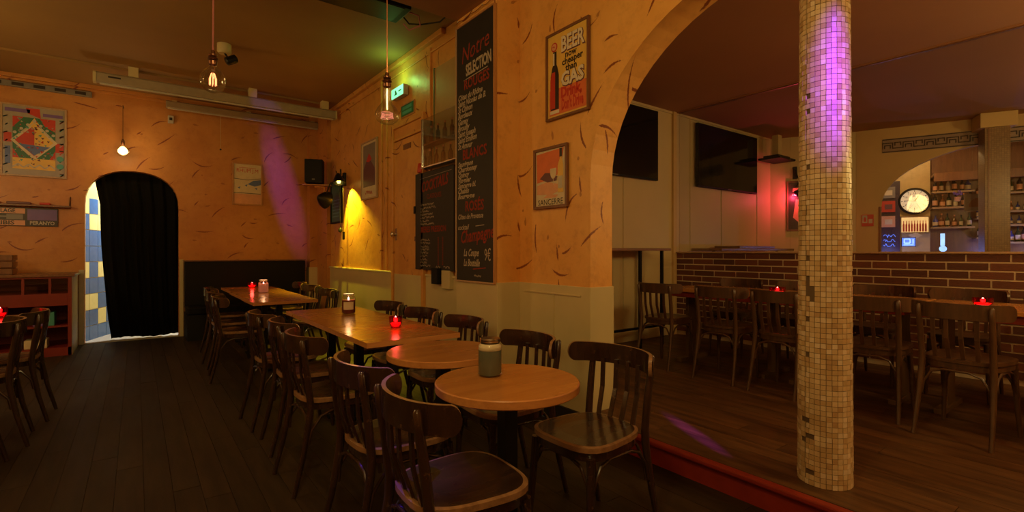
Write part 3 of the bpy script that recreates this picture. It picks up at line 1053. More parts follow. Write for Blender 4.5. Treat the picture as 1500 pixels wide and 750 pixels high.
MB().box(-.02, .0, .0, .70, .10, .60).build('divider', M['red_cab'], t)
for k, (xx, zz, h, ww, mm, lb) in enumerate(((.42, .36, .2, .09, 'violet_p', 'violet board game box on the right of the middle shelf'), (.52, .36, .16, .09, 'teal_p', 'teal box beside the violet box in the red cabinet'), (.14, .36, .12, .14, 'grey_p', 'grey box left of the violet box in the red cabinet'), (.40, .10, .10, .2, 'cream_p', 'cream box on the bottom of the red cabinet'))):
    bx_ = MB().box(-ww / 2, ww / 2, -.1, .1, 0, h).build('storage_box', M[mm], bevel=.006, loc=(-1.35 + xx, 8.16, zz))
    tag(bx_, lb, 'box', 'boxes in the red cabinet')
t = thing('wooden_crate', 'small brown wooden crate on the red cabinet at the left edge', 'crate', (-1.35, 8.25, .975))
for k in range(3):
    MB().box(-.2, .2, -.15, -.138, .01 + k * .08, .07 + k * .08).build('slat', M['frame_b'], t, .002)
    MB().box(.19, .202, -.138, .15, .01 + k * .08, .07 + k * .08).build('slat', M['frame_b'], t, .002)
MB().box(-.2, .19, -.138, .15, 0, .01).box(-.2, .19, .138, .15, .01, .23).build('base', M['frame_b'], t)

# ------------------------------------------------------------------ mosaic column
t = thing('mosaic_column', 'round column clad in small beige mosaic tiles standing at platform edge', 'column', (2.67, 1.02, PF))
hc = 2.79 - PF
r0, r1 = .1165, .104
mb = MB()
mb.lathe([(r0 - .006, 0), (r1 - .006, hc)], n=48)
mb.build('core', plain('dark_column_grout', (0.12, 0.075, 0.04), 0.8), t)
cols = [plain('mosaic_tan', (0.58, 0.41, 0.22), .32, scale=30), plain('mosaic_sand', (0.64, 0.48, 0.28), .32, scale=30), plain('mosaic_ochre', (0.52, 0.35, 0.17), .32, scale=30), plain('mosaic_brown', (0.45, 0.29, 0.14), .35, scale=30), plain('mosaic_pale', (0.70, 0.55, 0.37), .3, scale=30)]
mb = MB()
random.seed(21)
nt_, th_ = 30, .0242
rows = int(hc / th_)
camang = math.atan2(-1.02, -2.67)
for j in range(rows):
    z0 = j * th_
    rj = r0 + (r1 - r0) * z0 / hc
    for i in range(nt_):
        a0 = 2 * PI * i / nt_ + .0
        am = a0 + PI / nt_
        rel = (am - camang + PI) % (2 * PI) - PI
        zz = z0 + PF
        # a long crack with lost tiles left of centre as seen from the room, chips at the foot
        lost = False
        crack = abs(rel + .62) < .1125
        if crack and (random.random() < .06 or 1.02 < zz < 1.13):
            lost = True
        if abs(rel + .40) < .1125 and 1.0 < zz < 1.08:
            lost = True
        if zz < .45 and rel < -.45 and random.random() < .22:
            lost = True
        if lost:
            continue
        ro = rj + random.uniform(-.0012, .0014)
        g = .0009
        da = g / rj
        b0, b1 = a0 + da + random.uniform(0, .004), a0 + 2 * PI / nt_ - da - random.uniform(0, .004)
        if crack:
            b0 += random.uniform(.02, .07)
        zl, zh = z0 + g + random.uniform(0, .0006), z0 + th_ - g
        vs = [(rr * math.cos(b), rr * math.sin(b), z) for rr in (rj - .007, ro) for z in (zl, zh) for b in (b0, b1)]
        mb.add(vs, [(4, 5, 7, 6), (0, 1, 5, 4), (2, 6, 7, 3), (0, 4, 6, 2), (1, 3, 7, 5)], random.choices(range(5), (5, 4, 3, 1, 2))[0])
mb.open = True
o = mb.build('mosaic_tiles', cols, t)
o['kind'] = 'stuff'
bmx = bmesh.new()
bmx.from_mesh(o.data)
bmesh.ops.recalc_face_normals(bmx, faces=bmx.faces)
bmx.to_mesh(o.data)
bmx.free()

# ------------------------------------------------------------------ televisions, tray, sign on the right
for (cx, lb) in ((4.53, 'large black wall television half hidden by the arch, nearest the pillar'), (7.06, 'large black wall television behind the glass screen, right of the other one')):
    t = thing('television', lb, 'television', (cx, 4.05, 2.60), 0, 'wall televisions')
    MB().box(-.82, .82, -.07, -.03, -.445, .445).build('bezel', M['black'], t, .004)
    MB().box(-.808, .808, -.073, -.069, -.425, .435).build('screen', M['gloss_black'], t)
    MB().box(-.3, .3, -.031, -.003, -.2, .2).build('wall_bracket', M['iron'], t)
    MB().box(-.05, .05, -.075, -.072, -.44, -.431).build('indicator', M['grey_p'], t)

t = thing('hanging_tray', 'small dark tray hung from the ceiling in the corner by the right television', 'tray', (8.1, 3.78, 2.68))
MB().box(-.26, .26, -.17, .17, 0, .03).build('tray', M['black'], t, .004)
MB().box(-.06, .06, -.05, .05, .03, .40).build('ceiling_bracket', M['cream'], t, .004)
MB().box(-.2, .2, -.12, .12, .03, .07).build('projector_body', M['iron'], t, .01)
tag(MB().tube([(0, 0, 0), (.0, .005, -.9)], .004, 6).build('hanging_wire', M['iron'], loc=(8.0, 3.1, CR)), 'thin wire hanging from ceiling behind the glass', 'wire')

# framed picture and red lamp on the end wall
def shade_lamp(t, x, z, tilt, mat_in, col, energy, angle=70, dirx=0.0, y=-.16, lit=True):
    """articulated wall arm with a bell shade at local x, z"""
    rot = Matrix.Rotation(tilt, 3, 'Y') @ Matrix.Rotation(R(0), 3, 'X')
    pr = [(.014, .10), (.02, .095), (.035, .07), (.062, .02), (.072, -.03), (.068, -.03), (.058, .02), (.03, .065), (.0, .085)]
    MB().lathe(pr, (x, y, z), 24, rot=rot).build('lamp_shade', M['iron'], t)
    MB().lathe([(0, -.022), (.018, -.015), (.024, .005), (.016, .03), (0, .05)], (x, y, z), 14, rot=rot).build('bulb', mat_in, t)


t = thing('framed_picture', 'framed dark picture under the red wall lamp behind the column', 'picture', (EO[0] + .43 * .459, EO[1] - .43 * .888, 2.0), EA)
MB().box(-.19, .19, -.03, -.005, -.42, .40).build('frame', M['frame_b'], t, .003)
MB().box(-.165, .165, -.032, -.028, -.39, .37).build('print', M['ink'], t)
MB().poly([(-.1, -.2), (.0, -.3), (.1, -.2), (.08, .05), (-.06, .1)], -.034).poly([(-.12, .15), (.1, .2), (.12, .3), (-.1, .28)], -.034).build('motif', M['salmon_p'], t)
t = thing('wall_lamp', 'black swing-arm wall lamp with red light behind the column', 'lamp', (EO[0] + .36 * .459, EO[1] - .36 * .888, 2.28), EA)
MB().box(-.03, .03, -.03, 0, .15, .35).build('wall_plate', M['iron'], t, .003)
MB().tube([(0, -.03, .3), (.05, -.12, .1), (0, -.16, .0)], .008, 8).tube([(0, -.03, .2), (-.04, -.14, .32)], .008, 8).build('arm', M['iron'], t)
shade_lamp(t, .02, -.08, R(150), M['red_p'], None, 0, y=-.17)
light('lamp_light', 'POINT', (EO[0] + .34 * .459 - .888 * .17, EO[1] - .34 * .888 - .459 * .17, 2.14), 11, (1.0, .05, .12), .03)

# small safety sign on the wall by the bar opening
t = thing('safety_sign', 'small red and white fire instruction sign on the wall by the bar arch', 'sign', (GO[0] + .128 * .335, GO[1] - .128 * .942, 1.726), GA)
MB().box(-.075, .075, -.012, -.002, -.09, .09).build('panel', M['red_p'], t, .001)
MB().rect(-.068, -.005, -.04, .08, -.0135).rect(.012, .06, -.045, .02, -.0135).build('white_field', M['white'], t)
MB().poly([(-.05, -.02), (-.02, -.02), (-.02, .03), (-.035, .06), (-.05, .03)], -.015).build('pictogram', M['red_p'], t)

# greek key frieze above the bar arch
def meander(t, u0, u1, z0, z1):
    MB().box(u0, u1, -.008, -.001, z0, z1).build('band', M['meander_bg'], t)
    mb = MB()
    h = z1 - z0
    w_ = .015
    y0, y1 = -.0125, -.008

    def seg(a, b):
        x0, x1 = sorted((a[0], b[0]))
        q0, q1 = sorted((a[1], b[1]))
        mb.box(max(u0, x0 - w_ / 2), min(u1, x1 + w_ / 2), y0, y1, q0 - w_ / 2, q1 + w_ / 2)
    seg((u0, z0 + .012), (u1, z0 + .012))
    seg((u0, z1 - .012), (u1, z1 - .012))
    p = .25
    u = u0
    while u < u1 - p * .5:
        pts = [(u, z0 + .3 * h), (u, z0 + .68 * h), (u + .5 * p, z0 + .68 * h), (u + .5 * p, z0 + .3 * h), (u + p, z0 + .3 * h)]
        for a, b in zip(pts[:-1], pts[1:]):
            seg(a, b)
        for (cx, cz) in ((u + .25 * p, z0 + .42 * h), (u + .75 * p, z0 + .60 * h)):
            for a, b in (((cx - .035, cz - .02), (cx - .035, cz + .02)), ((cx - .035, cz + .02), (cx + .035, cz + .02)), ((cx + .035, cz + .02), (cx + .035, cz - .02))):
                seg(a, b)
        u += p
    mb.build('key_pattern', M['meander'], t)


t = thing('greek_key_frieze', 'painted greek key border above the bar arch', 'frieze', GO, GA)
meander(t, .31, 2.9, 2.745, 2.955)

# square mosaic pillar in the bar opening
def tilemat():
    m, nt, b = newmat('small_pillar_mosaic')
    tc = N(nt, 'ShaderNodeTexCoord')
    sp = N(nt, 'ShaderNodeSeparateXYZ')
    nt.links.new(tc.outputs['Object'], sp.inputs[0])
    cb = N(nt, 'ShaderNodeCombineXYZ')
    nt.links.new(math_(nt, 'ADD', sp.outputs[0], sp.outputs[1]), cb.inputs[0])
    nt.links.new(sp.outputs[2], cb.inputs[1])
    br = N(nt, 'ShaderNodeTexBrick')
    br.offset = 0
    nt.links.new(cb.outputs[0], br.inputs['Vector'])
    br.inputs['Scale'].default_value = 1
    br.inputs['Brick Width'].default_value = .026
    br.inputs['Row Height'].default_value = .026
    br.inputs['Mortar Size'].default_value = .0015
    br.inputs['Color1'].default_value = (.27, .17, .08, 1)
    br.inputs['Color2'].default_value = (.20, .12, .055, 1)
    br.inputs['Mortar'].default_value = (.1, .06, .03, 1)
    nt.links.new(br.outputs[0], b.inputs['Base Color'])
    b.inputs['Roughness'].default_value = .35
    return m


t = thing('mosaic_pillar', 'square mosaic-clad pillar with plain capital in the bar opening', 'column', (GO[0] + 1.53 * .335 - .16 * .942, GO[1] - 1.53 * .942 - .16 * .335, PF), GA + R(6))
MB().box(-.13, .13, -.12, .12, 0, 2.92).build('shaft', tilemat(), t, .004)
MB().box(-.19, .19, -.17, .17, 2.78, 2.978).build('capital', M['bar_wall'], t, .006)
MB().box(-.10, -.085, -.127, -.12, 0, 2.78).build('corner_strip', M['frame_b'], t)

# ------------------------------------------------------------------ bar beyond the arch (local frame of the bar wall)
def G3(u, w_, z):
    return (GO[0] + u * .335 + w_ * .942, GO[1] - u * .942 + w_ * .335, z)


struct(MB().box(-.2, 5.2, 1.9, 2.0, 0, CR), 'wall_bar_back', M['frame_b'], loc=GO, rz=GA)
struct(MB().box(-.05, 1.08, 1.78, 1.9, 0, CR), 'wall_bar_panel', plain('warm_bar_panel', (.62, .45, .20), .5), loc=GO, rz=GA)
struct(MB().box(.05, .12, .15, 1.8, 0, CR), 'wall_bar_side', plain('bar_side_dark', (.05, .03, .04), .5), loc=GO, rz=GA)
struct(MB().box(1.09, 5.2, 1.45, 1.9, 2.52, 2.56).box(1.09, 5.2, 1.42, 1.46, 2.42, 2.56), 'trim_26', M['frame_b'], loc=GO, rz=GA, bevel=.005)
struct(MB().box(-.2, 5.2, .14, 2.0, CR - .02, CR), 'ceiling_bar', M['ceil_r'], loc=GO, rz=GA)
light('bar_lamp', 'POINT', G3(.78, .75, 2.95), 22, (1.0, .66, .28), .04)
light('bar_lamp', 'POINT', G3(3.6, .5, 2.3), 5, (1.0, .62, .30), .05)
light('bar_led', 'POINT', G3(1.9, 1.2, 1.2), 8, (.25, .3, 1.0), .04)
light('bar_led', 'POINT', G3(.5, 1.4, 1.2), 5, (.3, .35, 1.0), .04)
light('bar_led', 'POINT', G3(2.6, 1.35, 1.2), 9, (.65, .6, 1.0), .04)

# clock
t = thing('wall_clock', 'round black-rimmed wall clock with bright dial above the bar', 'clock', G3(.862, 1.75, 2.13), GA)
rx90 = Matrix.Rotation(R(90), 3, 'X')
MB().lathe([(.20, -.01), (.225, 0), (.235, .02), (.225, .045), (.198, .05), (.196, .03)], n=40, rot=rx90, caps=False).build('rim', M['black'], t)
MB().lathe([(.2, .02), (.2, .03)], n=40, rot=rx90).build('dial', plain('clock_dial', (.80, .74, .58), .5, emit=(1.0, .80, .50), es=.28, bmp=0), t)  # faint emission added so the dial reads evenly bright
mb = MB()
for k in range(12):
    a = k * PI / 6
    mb.stroke([(.165 * math.sin(a), .165 * math.cos(a)), (.188 * math.sin(a), .188 * math.cos(a))], .010, -.032)
for k in range(1, 13):
    a = k * PI / 6
    mb.text(str(k), .138 * math.sin(a), .138 * math.cos(a), .045, -.032)
mb.build('numerals', M['ink'], t)
mb = MB().stroke([(.0, 0), (.055, .09)], .012, -.036).stroke([(.03, .0), (-.14, .01)], .008, -.037)
mb.build('hand', M['ink'], t)
# lit bottle picture
t = thing('lit_display', 'small lit display case with red bottles below the clock', 'display case', G3(.865, 1.74, 1.715), GA)
MB().box(-.20, .20, -.02, .04, -.15, .15).build('case', M['shelf_lit'], t, .003)
MB().box(-.185, .185, -.023, -.02, -.13, .13).build('backlight', M['backlit'], t)
mb = MB()
for k in range(9):
    xx = -.155 + k * .038
    mb.poly([(xx - .013, -.12), (xx + .013, -.12), (xx + .013, .0), (xx + .005, .03), (xx + .005, .07), (xx - .005, .07), (xx - .005, .03), (xx - .013, .0)], -.026)
mb.build('bottle_print', M['red_p'], t)
# diamond label
t = tag(MB().prism([(-.1, 0), (0, -.07), (.1, 0), (0, .05)], -.01, .0).build('price_card', M['cream_p'], loc=G3(.87, 1.70, 1.53), rz=GA), 'pale diamond-shaped card under the lit display case', 'card')
# flyers on the side wall of the bar
for k, (z, mm, lb) in enumerate(((2.30, 'grey_p', 'grey flyer, topmost on the dark strip left of the clock'), (2.05, 'red_p', 'red flyer level with the clock on the dark strip'), (1.78, 'salmon_p', 'salmon flyer below the red one on the dark strip'))):
    f = thing('flyer', lb, 'flyer', G3(.50, 1.70, z), GA, 'flyers left of the clock')
    MB().box(-.11, .09, -.006, 0, -.1, .1).build('sheet', M[mm], f)
    MB().rect(-.06, .05, -.05, .04, -.008).build('print', M['cream_p'] if k != 1 else M['plum_p'], f)
struct(MB().box(.26, .66, 1.72, 1.78, 1.2, 2.5), 'trim_27', plain('flyer_strip', (.05, .025, .04), .5), loc=GO, rz=GA)
t = thing('neon_writing', 'blue glowing scribbled letters at the foot of the dark strip', 'neon sign', G3(.52, 1.66, 1.42), GA)
random.seed(4)
mb = MB()
for k in range(3):
    mb.scribble(-.10, .1 - k * .08, .16, .05, .006, 0, random)
mb.build('tubes', M['led'], t)
t = thing('till_screen', 'small glowing blue and white till screen under the lit display', 'screen', G3(.759, 1.5, 1.41), GA)
MB().box(-.10, .10, -.01, .02, -.08, .08).build('housing', M['black'], t)
MB().rect(-.09, .09, -.07, .07, -.012).build('screen', M['led'], t)
MB().stroke([(-.06, .05), (.02, .05), (.02, -.02), (-.06, -.02), (-.06, .05)], .018, -.014).stroke([(.06, .05), (.06, -.03)], .018, -.014).stroke([(-.07, -.05), (.07, -.05)], .014, -.014).build('logo', M['ledw'], t)
t = thing('led_tap_sign', 'tall narrow white-blue lit beer tap sign on the bar', 'sign', G3(1.17, 1.2, 1.43), GA)
MB().box(-.026, .026, -.02, .02, -.09, .11).build('housing', M['ledw'], t, .004)
MB().lathe([(0, -.02), (.045, -.01), (.05, .01), (.03, .03), (0, .03)], (0, -.02, -.14), 16, rot=rx90).build('medallion', M['ledw'], t)
MB().box(-.02, .02, -.015, .015, -.30, -.12).build('tap', M['chrome'], t)
# bar counter the tap stands on
t = thing('bar_counter', 'dark wooden bar counter behind the brick half wall', 'counter', GO, GA)
MB().box(.35, 5.0, .55, 1.3, 1.09, 1.13).build('counter_top', M['frame_b'], t, .006)
MB().box(.40, 5.0, .70, 1.25, PF, 1.09).build('front', M['black'], t)

# shelves and bottles
sh = []
for (u0, u1, z, lb) in ((1.08, 1.62, 2.26, 'upper right bar shelf beside the clock'), (1.08, 1.62, 1.995, 'middle bar shelf beside the clock with a pale lip'), (1.08, 1.62, 1.66, 'lower bar shelf beside the clock'), (1.64, 2.0, 2.15, 'upper shelf seen between glass seam and pillar'), (1.64, 2.0, 1.80, 'middle shelf seen between glass seam and pillar'), (1.64, 2.0, 1.48, 'lowest shelf seen between glass seam and pillar'), (2.02, 3.0, 2.2, 'top shelf right of the square pillar'), (2.02, 3.0, 1.90, 'lit shelf right of the square pillar'), (2.02, 3.0, 1.68, 'second lit shelf right of the square pillar'), (2.02, 3.0, 1.40, 'lowest shelf right of the square pillar')):
    s_ = tag(MB().box(u0, u1, 1.55, 1.85, z - .02, z).box(u0, u1, 1.535, 1.55, z - .028, z + .004).build('bar_shelf', M['shelf_lit'], bevel=.002, loc=GO, rz=GA), lb, 'shelf', 'bar shelves')
    sh.append((u0, u1, z))
bot_m = [plain('bottle_green_glass', (.02, .05, .02), .1), plain('bottle_amber_glass', (.14, .05, .01), .1), plain('bottle_clear_spirit', (.42, .38, .32), .1), plain('bottle_dark_glass', (.02, .015, .015), .1), plain('bottle_blue_glass', (.03, .05, .25), .1)]
names = ['dark green', 'amber', 'clear', 'black', 'blue']
protos = []
for k, bm in enumerate(bot_m):
    b = thing('liquor_bottle', 'liquor bottle', 'bottle', (0, 0, 0), 0, 'bottles on the bar shelves')
    hh = (.15, .13, .14, .16, .12)[k]
    rr = (.033, .038, .034, .036, .04)[k]
    bb = MB().lathe([(rr - .004, 0), (rr, .005), (rr, hh), (rr * .8, hh + .02), (.013, hh + .045), (.012, hh + .09), (.014, hh + .095)], n=14)
    bb = bb.build('bottle_body', bm, b)
    MB().lathe([(rr + .0012, hh * .25), (rr + .0012, hh * .8)], n=14, caps=False).build('bottle_label', M['cream_p'] if k % 2 == 0 else M['salmon_p'], bb)
    MB().lathe([(.015, hh + .085), (.015, hh + .115), (0, hh + .116)], n=10).build('bottle_cap', M['copper'] if k % 2 else M['black'], bb)
    index_kids(b)
    protos.append(b)
first = [True] * 5
ORD = ['first', 'second', 'third', 'fourth', 'fifth', 'sixth', 'seventh', 'eighth', 'ninth', 'tenth', 'eleventh', 'twelfth', 'thirteenth', 'fourteenth', 'fifteenth']
random.seed(9)
where = ['upper shelf beside the clock', 'middle shelf beside the clock', 'lower shelf beside the clock', 'upper shelf left of the square pillar', 'middle shelf left of the square pillar', 'lowest shelf left of the square pillar', 'top shelf right of the square pillar', 'lit shelf right of the square pillar', 'second lit shelf right of the square pillar', 'lowest shelf right of the square pillar']
for si, (u0, u1, z) in enumerate(sh):
    u = u0 + .05
    nb = 0
    while u < u1 - .04:
        k = random.randrange(5)
        b = protos[k] if first[k] else copy_tree(protos[k])
        first[k] = False
        b.location = G3(u, 1.62 + random.uniform(0, .06), z + .001)
        b.rotation_euler = (0, 0, GA)
        s_ = random.uniform(.72, .98) if si not in (7, 8) else .62
        b.scale = (s_, s_, s_)
        b['label'] = '%s bottle, %s from left on the %s' % (names[k], ORD[nb], where[si])
        b['group'] = 'bottles on the ' + where[si]
        u += random.uniform(.076, .098)
        nb += 1
t = thing('purple_flowers', 'small purple flower ornament on the upper shelf edge', 'ornament', G3(1.40, 1.5, 2.20), GA)
mb = MB()
random.seed(8)
for k in range(14):
    a, b_ = random.uniform(0, 2 * PI), random.uniform(0, .07)
    mb.lathe([(0, -.018), (.016, -.008), (.018, .006), (0, .018)], (b_ * math.cos(a), -.03 + random.uniform(-.02, .02), b_ * math.sin(a) * .7), 7)
mb.build('petals', M['violet_p'], t)
MB().lathe([(.0, -.12), (.03, -.12), (.045, -.05)], (0, 0, 0), 12, caps=False).build('pot', M['salmon_p'], t)
t = thing('reflected_frame', 'reflection of a grey frame with dark dome, built solid in the bar arch', 'picture', G3(1.45, .35, 1.97), GA)  # solid panel added to stand for a reflection in the glass
MB().box(-.15, .15, -.008, .008, -.13, .12).build('frame', M['grey_p'], t, .003)
MB().poly([(-.1, -.07)] + [(.1 * -math.cos(PI * k / 10), -.07 + .13 * math.sin(PI * k / 10)) for k in range(11)], -.010).build('motif', M['frame_b'], t)
MB().tube([(0, 0, .12), (0, 0, .80)], .002, 5).build('hanging_wire', M['iron'], t)  # invented wire holding the reflection panel

# ------------------------------------------------------------------ wall chalkboards (local x right, -y towards viewer)
t = thing('tall_chalkboard', 'tall narrow black wine menu board with chalk lettering on the pilaster', 'menu board', (PX, 3.52, 0), -PI / 2)
z0, z1, xl, xr = 1.0, 3.20, -.285, .285
MB().box(xl, xr, -.022, -.004, z0, z1).build('board', M['slate'], t)
MB().box(xl - .014, xl, -.03, -.002, z0 - .012, z1 + .014).build('frame_strip', M['ply'], t, .002)
MB().box(xr, xr + .014, -.03, -.002, z0 - .012, z1 + .014).build('frame_strip', M['frame_o'], t, .002)
MB().box(xl, xr, -.03, -.002, z1, z1 + .016).build('frame_strip', M['frame_o'], t, .002)
MB().box(xl, xr, -.03, -.002, z0 - .014, z0).build('frame_strip', M['ply'], t, .002)
Y_ = -.0235
mb = MB()
mb.text('Notre', .0, 2.95, .20, Y_, shear=.3, sx=.85, rot=R(6))
mb.text('ROUGES', .03, 2.675, .12, Y_, sx=.85, bold=.003)
mb.text('BLANCS', .0, 2.075, .12, Y_, sx=.85, bold=.003)
mb.text('ROSÉS', .0, 1.63, .12, Y_, sx=.85, bold=.003)
mb.text('Champagne', .03, 1.385, .15, Y_, shear=.35, sx=.72, rot=R(5), bold=.003)
mb.stroke([(-.02, 1.10), (.17, 1.115)], .008, Y_)
mb.build('red_lettering', M['redchalk'], t)
mb = MB()
mb.text('SELECTION', .06, 2.80, .135, Y_, sx=.56, bold=.005, rot=R(3))
mb.stroke([(-.17, 2.72), (.20, 2.74)], .007, Y_)
for k, s_ in enumerate(('Côtes du Rhône', 'Saint Nicolas de B.', 'St Chinon', 'Bordeaux', 'Gamay', 'Brouilly', 'Saint Joseph', 'Saint Emilion', 'St Amour')):
    mb.text(s_, -.265, 2.58 - k * .053, .068, Y_, align='LEFT', shear=.35, sx=.85, bold=.002)
for k, s_ in enumerate(('Sauvignon', 'Chardonnay', 'Quincy', 'Viognier', 'Sancerre bl.', 'Chablis', 'Bourgogne')):
    mb.text(s_, -.265, 2.0 - k * .0465, .060, Y_, align='LEFT', shear=.35, sx=1.0, bold=.002)
mb.text('Côtes de Provence', -.265, 1.545, .062, Y_, align='LEFT', shear=.35, sx=.82, bold=.0012)
mb.text('cocktail', -.265, 1.455, .062, Y_, align='LEFT', shear=.35, sx=.9, bold=.0012)
mb.stroke([(.02, 1.46), (.15, 1.465)], .006, Y_)
mb.text('La Coupe', -.17, 1.235, .085, Y_, align='LEFT', shear=.35, sx=.7, bold=.002)
mb.text('La Bouteille', -.17, 1.15, .085, Y_, align='LEFT', shear=.35, sx=.62, bold=.002)
mb.text('9€', .20, 1.215, .14, Y_, sx=.6)
mb.scribble(.0, 1.045, .1, .018, .005, 0, random, Y_)
mb.build('white_lettering', M['chalk'], t)
# string of small lights above the board
t = thing('fairy_light_string', 'string of tiny lights along the top of the tall chalkboard', 'light string', (PX, 3.52, 3.255), -PI / 2)
MB().tube([(-.30 + k * .06, -.02 - .004 * (k % 2), .006 * math.sin(k * 2.1)) for k in range(11)], .003, 5).build('cord', M['copper'], t)
for k in range(5):
    MB().lathe([(0, -.008), (.007, 0), (0, .009)], (-.26 + k * .13, -.028, .008), 8).build('bulb', M['cream_p'], t)

t = thing('menu_board', 'black cocktail menu board with red headings beside the side door', 'menu board', (SX, 4.57, 0), -PI / 2)
MB().box(-.41, .41, -.05, -.02, 1.055, 2.085).build('board', M['slate'], t, .003)
mb = MB()
mb.text('COCKTAILS', .02, 1.94, .15, -.052, shear=.3, sx=.70, rot=R(4), bold=.004)
mb.text('CLASSIQUES', .02, 1.82, .07, -.052, sx=.8)
mb.text('BIERES PRESSION', .0, 1.475, .085, -.052, sx=.85, bold=.002)
for k in range(17):
    mb.rect(.10, .125, 1.385 - k * .017, 1.393 - k * .017, -.052)
    mb.rect(.19, .215, 1.385 - k * .017, 1.393 - k * .017, -.052)
mb.build('red_lettering', M['redchalk'], t)
mb = MB()
random.seed(6)
for k in range(7):
    mb.scribble(-.28, 1.74 - k * .034, random.uniform(.16, .34), .020, .006, 0, random, -.052)
for k in range(9):
    mb.scribble(-.28, 1.37 - k * .034, random.uniform(.14, .24), .020, .006, 0, random, -.052)
mb.stroke([(-.3, 2.02), (.38, 2.04)], .003, -.052)
mb.scribble(.06, 1.09, .08, .02, .006, 0, random, -.052).scribble(.22, 1.09, .12, .02, .006, 0, random, -.052)
mb.build('white_lettering', M['chalk'], t)
MB().box(-.435, -.405, -.06, -.002, 1.66, 1.74).build('hinge', M['iron'], t)
MB().box(-.435, -.405, -.05, -.002, 1.36, 1.41).build('hinge', M['chrome'], t)
t = thing('wall_box', 'small black and cream switch box under the cocktail menu board', 'switch box', (SX, 4.42, .98), -PI / 2)
MB().box(-.10, .02, -.10, -.01, -.06, .10).build('box', M['black'], t, .004)
MB().box(.04, .2, -.06, -.01, -.10, .08).build('cover', M['wainscot'], t, .004)

# mirror above with a case of glasses
t = thing('wall_mirror', 'tall wall mirror partly hidden by the tall chalkboard', 'mirror', (SX, 4.25, 0), -PI / 2)
MB().box(-.36, .36, -.012, -.002, 2.1, 3.14).build('mirror_glass', plain('ochre_mirror_reflection', (.42, .27, .10), .5, .0, var=.05), t)  # flat ochre painted in place of the mirror's reflection
MB().box(-.372, -.36, -.018, 0, 2.1, 3.15).build('edge_strip', M['green_p'], t)
t = thing('display_case', 'clear display case with small bottles above the cocktail menu board', 'display case', (SX, 4.30, 2.10), -PI / 2)
MB().box(-.36, .34, -.13, -.126, 0, .50).build('glass_front', M['glass'], t)
MB().box(-.37, -.355, -.135, -.01, 0, .51).box(-.36, .34, -.135, -.01, .0, .012).build('frame', M['chrome'], t)
MB().box(-.36, .34, -.12, -.012, .235, .245).build('shelf', M['frame_b'], t)
random.seed(12)
for k in range(10):
    r_ = .022
    zb = .246 if k % 2 else .013
    xx = -.30 + (k // 2) * .14 + (k % 2) * .03
    b = thing('miniature_bottle', 'small %s bottle, %s from left %s of the wall display case' % (('amber', 'dark')[k % 3 == 0], ('first', 'second', 'third', 'fourth', 'fifth')[k // 2], ('on the floor', 'on the shelf')[k % 2]), 'bottle', (SX - .07, 4.30 - xx, 2.10 + zb), -PI / 2, 'small bottles in the wall display case')
    MB().lathe([(r_, 0), (r_, .1), (.009, .13), (.009, .17)], n=12).build('bottle_body', bot_m[3] if k % 3 == 0 else bot_m[1], b)
    MB().lathe([(.011, .165), (.011, .185), (0, .186)], n=10).build('bottle_cap', M['copper'], b)
tag(MB().lathe([(.0, 0), (.03, .0), (.034, .01), (.028, .07), (.022, .1), (.0, .105)], n=16).build('figurine', M['red_p'], loc=(SX - .05, 4.86, 2.09)), 'small red and white ornament on top left corner of cocktail board', 'ornament')

# ------------------------------------------------------------------ posters
def framed(name, label, loc, rz, x0, x1, z0, z1, fw, fm, pm, cat='poster'):
    t = thing(name, label, cat, loc, rz)
    MB().box(x0, x1, -.028, -.004, z0, z0 + fw).box(x0, x1, -.028, -.004, z1 - fw, z1).box(x0, x0 + fw, -.028, -.004, z0 + fw, z1 - fw).box(x1 - fw, x1, -.028, -.004, z0 + fw, z1 - fw).build('frame', fm, t, .002)
    MB().box(x0 + fw, x1 - fw, -.016, -.006, z0 + fw, z1 - fw).build('paper', pm, t)
    return t


# beer poster on the arch wall, y 2.861..2.412
t = framed('beer_poster', 'framed yellow and red beer poster on the pillar', (2.5, 2.6365, 2.55), -PI / 2, -.2245, .2245, -.323, .323, .018, M['frame_b'], M['yellow_p'])
yp = -.0172
MB().rect(-.19, .195, -.29, .29, yp + .0006).build('print_ground', M['yellow_p'], t)
MB().rect(-.19, .195, -.29, -.10, yp).build('red_field', M['orange_p'], t)
MB().poly([(-.175, -.25), (-.085, -.25), (-.085, .0), (-.10, .06), (-.11, .08), (-.11, .18), (-.15, .18), (-.15, .08), (-.16, .06), (-.175, 0)], yp - .001).build('bottle_shadow', M['ink'], t)
MB().poly([(-.178, -.24), (-.125, -.24), (-.125, .03), (-.16, .03), (-.178, -.02)], yp - .0016).text('Drink,', .045, -.145, .105, yp - .001, sx=.80, bold=.005).text("Don't Drive", .055, -.232, .115, yp - .001, sx=.40, bold=.004).build('red_print', M['red_p'], t)
mb = MB().text('BEER', .055, .205, .155, yp - .002, sx=.70, bold=.004).text('GAS', .055, -.052, .135, yp - .002, sx=.92, bold=.005)
mb.rect(-.18, -.08, -.28, -.255, yp - .002).rect(-.148, -.132, .08, .17, yp - .002)
mb.build('white_lettering', plain('poster_letter_cream', (0.74, 0.66, 0.52), 0.4), t)
MB().text('BEER', .059, .201, .155, yp - .0012, sx=.70, bold=.009).text('GAS', .059, -.056, .135, yp - .0012, sx=.92, bold=.010).build('letter_shadow_print', M['plum_p'], t)
MB().text('now', .04, .125, .066, yp - .001, bold=.002).text('cheaper', .055, .078, .066, yp - .001, bold=.002, rot=R(2)).text('than', .045, .026, .066, yp - .001, bold=.002).build('black_lettering', M['ink'], t)
MB().lathe([(.034, 0), (.034, .001)], (-.135, yp - .001, .215), 24, rot=rx90).build('badge_ring', M['red_p'], t)
